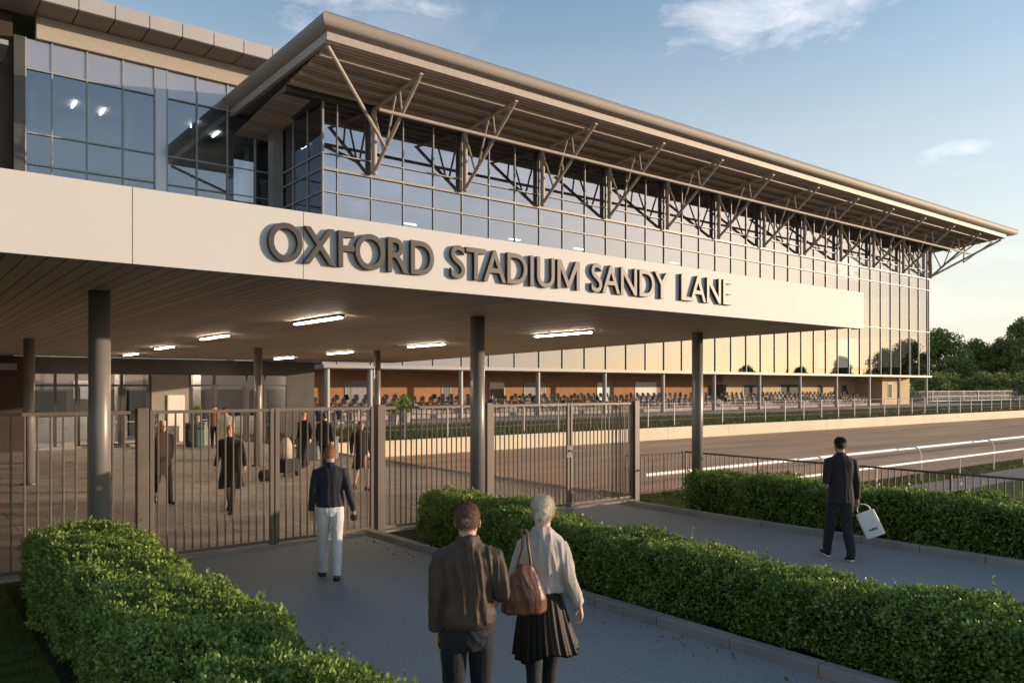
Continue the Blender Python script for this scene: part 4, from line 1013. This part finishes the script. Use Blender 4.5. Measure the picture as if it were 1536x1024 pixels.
    # --- skirt with pleats
    if look.get('skirt'):
        sk = look['skirt']; q = MB(); nn = 160; rows = 26; z1 = 1.12; z0 = sk['hem']
        for i in range(rows):
            t = i/(rows-1); z = z1+(z0-z1)*t
            for j in range(nn):
                a = 2*math.pi*j/nn; pl = (1-abs(math.sin(a*7.5+1.1*math.sin(a*2+1)+.5*math.sin(a*5)+t*.5)))*(.003+.020*t)*(.75+.35*math.sin(a*2.3))+.005*t*math.sin(a*29+2)-.012*t
                rx = .125+(sk['w']-.125)*t**.8+pl; ry = .095+(sk['w']*.82-.095)*t**.8+pl
                q.v.append((math.cos(a)*rx+sk.get('dx',0)*t*t+.02*t*t*math.cos(a-.4), math.sin(a)*ry-.01*t, z+t*t*(.02*math.sin(a*4+1)+sk.get('lift',0)*math.cos(a))))
        for i in range(rows-1):
            for j in range(nn): a0 = i*nn+j; a1 = i*nn+(j+1)%nn; q.f.append((a0,a0+nn,a1+nn,a1)); q.mi.append(0)
        o = q.build('skirt', sk['mat'], e, smooth=True); so_ = o.modifiers.new('thick','SOLIDIFY'); so_.thickness = .004
    return e
def cloth(name, c, rough=.75, var=.12, sc=6, sheen=.3, bs=260, bump=.25):
    m = mat(name, c, rough=rough, var=var, nscale=sc, bump=bump, bscale=bs, spec=.2); m.node_tree.nodes['Principled BSDF'].inputs['Sheen Weight'].default_value = sheen; return m
M['eye'] = mat('eye', (.05,.035,.03), rough=.15)
jk = cloth('brown_jacket_cloth', (.065,.048,.038), rough=.5, sheen=.0); navy = cloth('navy_cloth', (.014,.016,.026), rough=.6, sheen=.2); knit = cloth('cream_knit', (.44,.40,.36), bs=160, bump=.5)
chino = cloth('white_chino', (.60,.58,.57)); suit = cloth('charcoal_suit', (.022,.020,.023), sheen=.15); jean = cloth('dark_jeans', (.014,.017,.024), sheen=.1); pleat = cloth('black_satin', (.011,.008,.007), rough=.42, sheen=.0)
hbrown = mat('hair_auburn', (.17,.08,.045), rough=.55, var=.35, nscale=60, bump=.5, bscale=200); hging = mat('hair_ginger', (.42,.20,.09), rough=.5, var=.3, nscale=60, bump=.5, bscale=200)
hblack = mat('hair_black', (.012,.01,.01), rough=.45, var=.3, nscale=60, bump=.5, bscale=200); hblond = mat('hair_ash_blond', (.78,.68,.55), rough=.5, var=.25, nscale=50, bump=.5, bscale=160, stretch=(1,1,.3))
leather = mat('tan_leather', (.13,.055,.033), rough=.42, var=.2, nscale=7, bump=.3, bscale=60)
brg = lambda px: R(38.3)+math.atan((px-768)/1187)

# the couple in front
person((2.93,4.17,0), brg(690), 1.77, dict(shL=(-.165,0,1.42), elL=(-.205,-.05,1.17), wrL=(-.20,.0,.945), shR=(.165,0,1.42), elR=(.222,-.05,1.19), wrR=(.21,.2,1.12), knL=(-.09,.02,.51), anL=(-.085,-.16,.115), ftL=-.3, knR=(.09,.12,.53), anR=(.085,.18,.09), ftR=.05, yaw=-.12, head=(.0,.032,1.636)),
  dict(topmat=jk, legmat=jean, hair=hbrown, hem=1.005, band=True, fold=.012, seed=4.3, collar=.035, topw=.93, slim=.9, sleeve=1.0), 'man in a brown bomber jacket and dark jeans beside the woman with the brown bag')
person((3.60,4.22,0), brg(810), 1.755, dict(shL=(-.135,0,1.41), shR=(.135,0,1.41), elL=(-.19,-.02,1.18), wrL=(-.2,.16,1.08), elR=(.195,-.07,1.19), wrR=(.265,-.02,1.0), curlR=.55, hipL=(-.08,0,.93), hipR=(.08,0,.93), knL=(-.06,.02,.52), anL=(-.03,-.12,.12), ftL=-.35, knR=(.06,.12,.53), anR=(.03,.2,.09), head=(.005,.024,1.64), yaw=-.05),
  dict(female=True, topmat=knit, topname='cropped_jacket', legs='tights', legmat=M['black'], hair=hblond, hairstyle='bun', hem=1.10, fold=.011, seed=8.1, collar=.02, topw=1.02, skin=M['skinpale'], sleeve=.82, skirt=dict(mat=pleat, hem=.655, w=.215, dx=.03, lift=.03)), 'fair haired woman in a cream cropped jacket and black pleated skirt with brown bag')
# her shoulder bag: stands off her left hip
bl = brg(810); bx, by = 3.60, 4.22
def lw(x, y, z): return (bx+x*math.cos(bl)+y*math.sin(bl), by-x*math.sin(bl)+y*math.cos(bl), z)
bag = tag(empty('shoulder_bag', lw(-.125,-.2,.975), -bl+.15), 'brown leather shoulder bag hanging at the left side of the fair haired woman', 'bag')
q = MB(); q.loft([((0,0,0),.135,.05),((0,0,.015),.155,.07),((0,0,.1),.15,.078),((0,0,.2),.118,.062),((.01,0,.27),.075,.04),((.015,0,.325),.035,.02)], 24, expo=2.8)
bake(q, 'bag_body', leather, bag, .005, 3, folds(3.3, .009, fx=12, fz=4, tw=3))
q = MB(); q.path([(-.05,0,.25),(-.035,.0,.33),(-.01,.0,.42),(0,.035,.515),(0,.09,.535),(-.01,.16,.52)], [.010,.010,.011,.011,.011,.011], 8); q.path([(.06,0,.25),(.05,0,.33),(.035,.0,.43),(.03,.035,.52),(.03,.09,.54),(.02,.16,.525)], .010, 8); q.build('strap', leather, bag, smooth=True)

# the man in white trousers
person((4.55,9.6,0), brg(505)-.05, 1.75, dict(shL=(-.17,0,1.42), shR=(.17,0,1.42), elL=(-.22,-.04,1.16), wrL=(-.245,.0,.90), elR=(.235,-.06,1.16), wrR=(.31,.0,.88), curlR=1.0, knL=(-.09,.1,.53), anL=(-.09,.14,.09), knR=(.085,-.02,.52), anR=(.075,-.16,.10), ftL=0, ftR=-.12, yaw=-.1),
  dict(topmat=navy, legmat=chino, hair=hging, hem=.955, topw=.95, fold=.005, seed=2.2, collar=.015, slim=.98, shoe=M['bark']), 'ginger haired man in a navy sweater and white trousers near the double gate')
# what he carries
bl2 = brg(505)-.05; hx, hy = .305, .0
pw = tag(empty('pouch', (4.55+hx*math.cos(bl2)+hy*math.sin(bl2), 9.6-hx*math.sin(bl2)+hy*math.cos(bl2), .74), -bl2), 'small black pouch in the right hand of the man in white trousers', 'pouch')
q = MB(); q.loft([((0,0,0),.03,.02),((0,0,.02),.045,.03),((0,0,.07),.045,.03),((0,0,.09),.025,.02)], 12); q.build('body', M['black'], pw, smooth=True)
q = MB(); q.path([(-.03,0,.085),(-.02,0,.115),(.02,0,.115),(.03,0,.085)], .005, 6); q.build('loop', M['black'], pw, smooth=True)

# the man with the white bag
hb = brg(1270)-.35
person((10.85,6.05,0), hb, 1.79, dict(shL=(-.17,0,1.42), shR=(.17,0,1.42), elL=(-.225,-.06,1.15), wrL=(-.15,.16,1.10), curlL=.9, elR=(.22,-.02,1.13), wrR=(.25,.03,.87), curlR=1.15, gripR=True, knL=(-.1,.16,.52), anL=(-.11,.24,.10), ftL=.05, knR=(.09,.02,.52), anR=(.1,-.12,.10), ftR=-.15, yaw=.25, head=(0,.026,1.638)),
  dict(topmat=suit, topname='suit_jacket', legmat=cloth('suit_trousers', (.026,.027,.034), sheen=.1), hair=hblack, hem=.82, fold=.0045, seed=6.1, collar=.02, sole=M['white'], topw=.96), 'dark haired man in charcoal suit on the right footpath with a white bag')
cb2 = (10.85+.275*math.cos(hb)+.03*math.sin(hb), 6.05-.275*math.sin(hb)+.03*math.cos(hb), .80)
cbg = tag(empty('carrier_bag', cb2, -hb), 'white paper carrier bag with small dark printing held by the suited man', 'bag'); cbg.rotation_euler = (0, R(-24), -brg(1270))
q = MB(); q.loft([((.02,0,-.50),.125,.05),((.02,0,-.49),.135,.058),((.02,0,-.3),.135,.055),((.02,0,-.13),.13,.042)], 24, expo=5); o = q.build('bag_body', M['white'], cbg, smooth=False)
q = MB()
for yy in (-.03,.03): q.path([(-.07,yy,-.135),(-.06,yy,-.06),(-.02,yy*.4,-.012),(.02,yy*.4,-.005),(.07,yy*.6,-.03),(.105,yy,-.075),(.11,yy,-.135)], .0075, 6)
q.build('handle', M['white'], cbg, smooth=True)
cu = bpy.data.curves.new('print', 'FONT'); cu.body = 'A.SDO'; cu.size = .042; cu.extrude = .001; cu.offset = .0022; cu.align_x = 'CENTER'
o = bpy.data.objects.new('tmp', cu); COL.objects.link(o); bpy.context.view_layer.update()
me = bpy.data.meshes.new_from_object(o.evaluated_get(bpy.context.evaluated_depsgraph_get())); bpy.data.objects.remove(o); me.materials.append(M['dark'])
o = bpy.data.objects.new('printed_mark', me); COL.objects.link(o); o.parent = cbg; o.rotation_euler = (R(90),0,0); o.location = (.03,-.0605,-.40)

# people on the plaza behind the gates
F = math.pi
coatb = cloth('black_coat', (.015,.014,.015)); coatc = cloth('cream_coat', (.42,.36,.28)); rust = cloth('rust_shirt', (.25,.11,.07)); wsh = cloth('pale_shirt', (.5,.45,.4)); plum = cloth('plum_top', (.10,.06,.12)); pink = cloth('pink_scarf', (.35,.1,.1))
def bg(px, y, H, dbear, pose, look, label):
    person((ux(px,y), y, 0), brg(px)+dbear, H, pose, look, label, fine=False)
wk = dict(knL=(-.09,.14,.53), anL=(-.09,.2,.09), knR=(.09,-.02,.52), anR=(.085,-.24,.13), ftR=-.4)
bg(243, 18.0, 1.80, F-.4, dict(wk, elL=(-.25,-.1,1.16), wrL=(-.26,-.15,.92)), dict(topmat=cloth('brown_coat',(.06,.04,.03)), legmat=jean, hair=M['skinpale'], hem=.62, topw=1.08, slim=.9, sole=M['white'], topname='coat'), 'bald man in a dark coat walking just right of the left gate post')
bg(346, 15.9, 1.76, F+.3, dict(wk, elL=(-.24,-.05,1.16), wrL=(-.28,-.02,.92), elR=(.24,.02,1.16), wrR=(.27,.1,.93)), dict(female=True, topmat=coatb, legs='tights', legmat=cloth('grey_tights',(.06,.055,.05)), hair=hging, hairstyle='bun', hem=.80, topw=1.15, topname='cape', skirt=dict(mat=coatb, hem=.5, w=.24)), 'ginger haired woman in a black cape walking towards the gate on the plaza')
bg(338, 26.5, 1.84, F+.5, {}, dict(topmat=coatc, legmat=chino, hair=hblack, hairstyle='fur', hem=.62, topw=1.25, topname='coat', sleeve=1.3), 'dark haired person in a bulky cream coat further back near the lobby doors')
bg(457, 23.2, 1.72, F+.6, dict(wk), dict(topmat=coatb, legmat=M['black'], hair=hging, hairstyle='long', hem=.75, topname='coat'), 'person in a black coat with long ginger hair right of the thin middle column')
bg(487, 21.5, 1.75, .4, {}, dict(topmat=suit, legmat=M['black'], hair=hblack, hem=.8), 'person in dark clothes partly hidden behind the man in white trousers')
bg(541, 17.4, 1.70, F-.3, dict(wk), dict(female=True, topmat=coatb, legs='tights', legmat=M['skinpale'], hair=hbrown, hairstyle='long', hem=.7, topname='dress', skirt=dict(mat=coatb, hem=.55, w=.2)), 'dark haired woman in a black dress right beside the thick gate post')
bg(322, 33.0, 1.75, F, {}, dict(topmat=rust, legmat=jean, hair=hblack, hem=.9), 'person in a rust coloured top at the lobby doors')
# seated spectator on the terrace
person((ux(738,53.9), 53.9, .33), math.pi, 1.72, dict(hipL=(-.09,.0,.47), hipR=(.09,0,.47), knL=(-.1,.42,.5), knR=(.1,.42,.5), anL=(-.1,.42,.09), anR=(.1,.42,.09), ftR=0), dict(topmat=plum, legmat=jean, hair=hblond, hem=.9), 'spectator in a plum top on the terrace just right of the big front column', fine=False) if False else None
bg(738, 53.2, 1.74, F, {}, dict(female=True, topmat=plum, legmat=jean, hair=hblond, hairstyle='long', hem=.9), 'spectator in a plum top on the terrace just right of the big front column')
# trolley and bags on the plaza
e = tag(empty('luggage_trolley', (ux(429,21.3),21.3,0), .5), 'black wheeled trolley with a cream sack on it behind the gate', 'trolley')
q = MB(); q.box(-.3,-.22,.12,.3,.22,.5); q.build('box', M['black'], e, bevel=.03)
q = MB(); q.loft([((0,0,.5),.18,.16),((0,0,.7),.22,.18),((0,0,.95),.16,.14),((0,0,1.08),.07,.07)], 14); q.build('sack', coatc, e, smooth=True)
for sx in (-1,1):
    for sy_ in (-1,1): q = MB(); q.tube((sx*.25-.02,sy_*.18,.06),(sx*.25+.02,sy_*.18,.06), .06, 12); q.build('wheel', M['dark'], e)
q = MB(); q.path([(-.3,-.15,.5),(-.36,-.15,1.0),(-.36,.15,1.0),(-.3,.15,.5)], .014, 6); q.build('handle', M['dark'], e)
e = tag(empty('holdall', (ux(403,20.5),20.5,0), .2), 'small dark round holdall on the paving beside the trolley', 'bag')
q = MB(); q.loft([((-.25,0,.16),.08,.08),((-.22,0,.16),.16,.15),((.22,0,.16),.16,.15),((.25,0,.16),.08,.08)], 14, ref=(0,1,0)); q.build('bag_body', M['black'], e, smooth=True); q = MB(); q.path([(-.12,0,.3),(-.08,0,.42),(.08,0,.42),(.12,0,.3)], .01, 6); q.build('handle', M['dark'], e)
e = tag(empty('display_table', (ux(476,25.5),25.5,0)), 'pale fronted table in front of the brick wall among the group of people', 'table')
q = MB(); q.box(-.7,-.3,.74,.7,.3,.78); q.build('table_top', M['chairlight'], e, bevel=.01); q = MB(); q.box(-.66,-.27,.02,.66,-.24,.738); q.build('front_panel', M['mesh'], e)
for sx in (-1,1): q = MB(); q.box(sx*.62-.03,-.23,0,sx*.62+.03,.26,.738); q.build('leg', M['dark'], e)
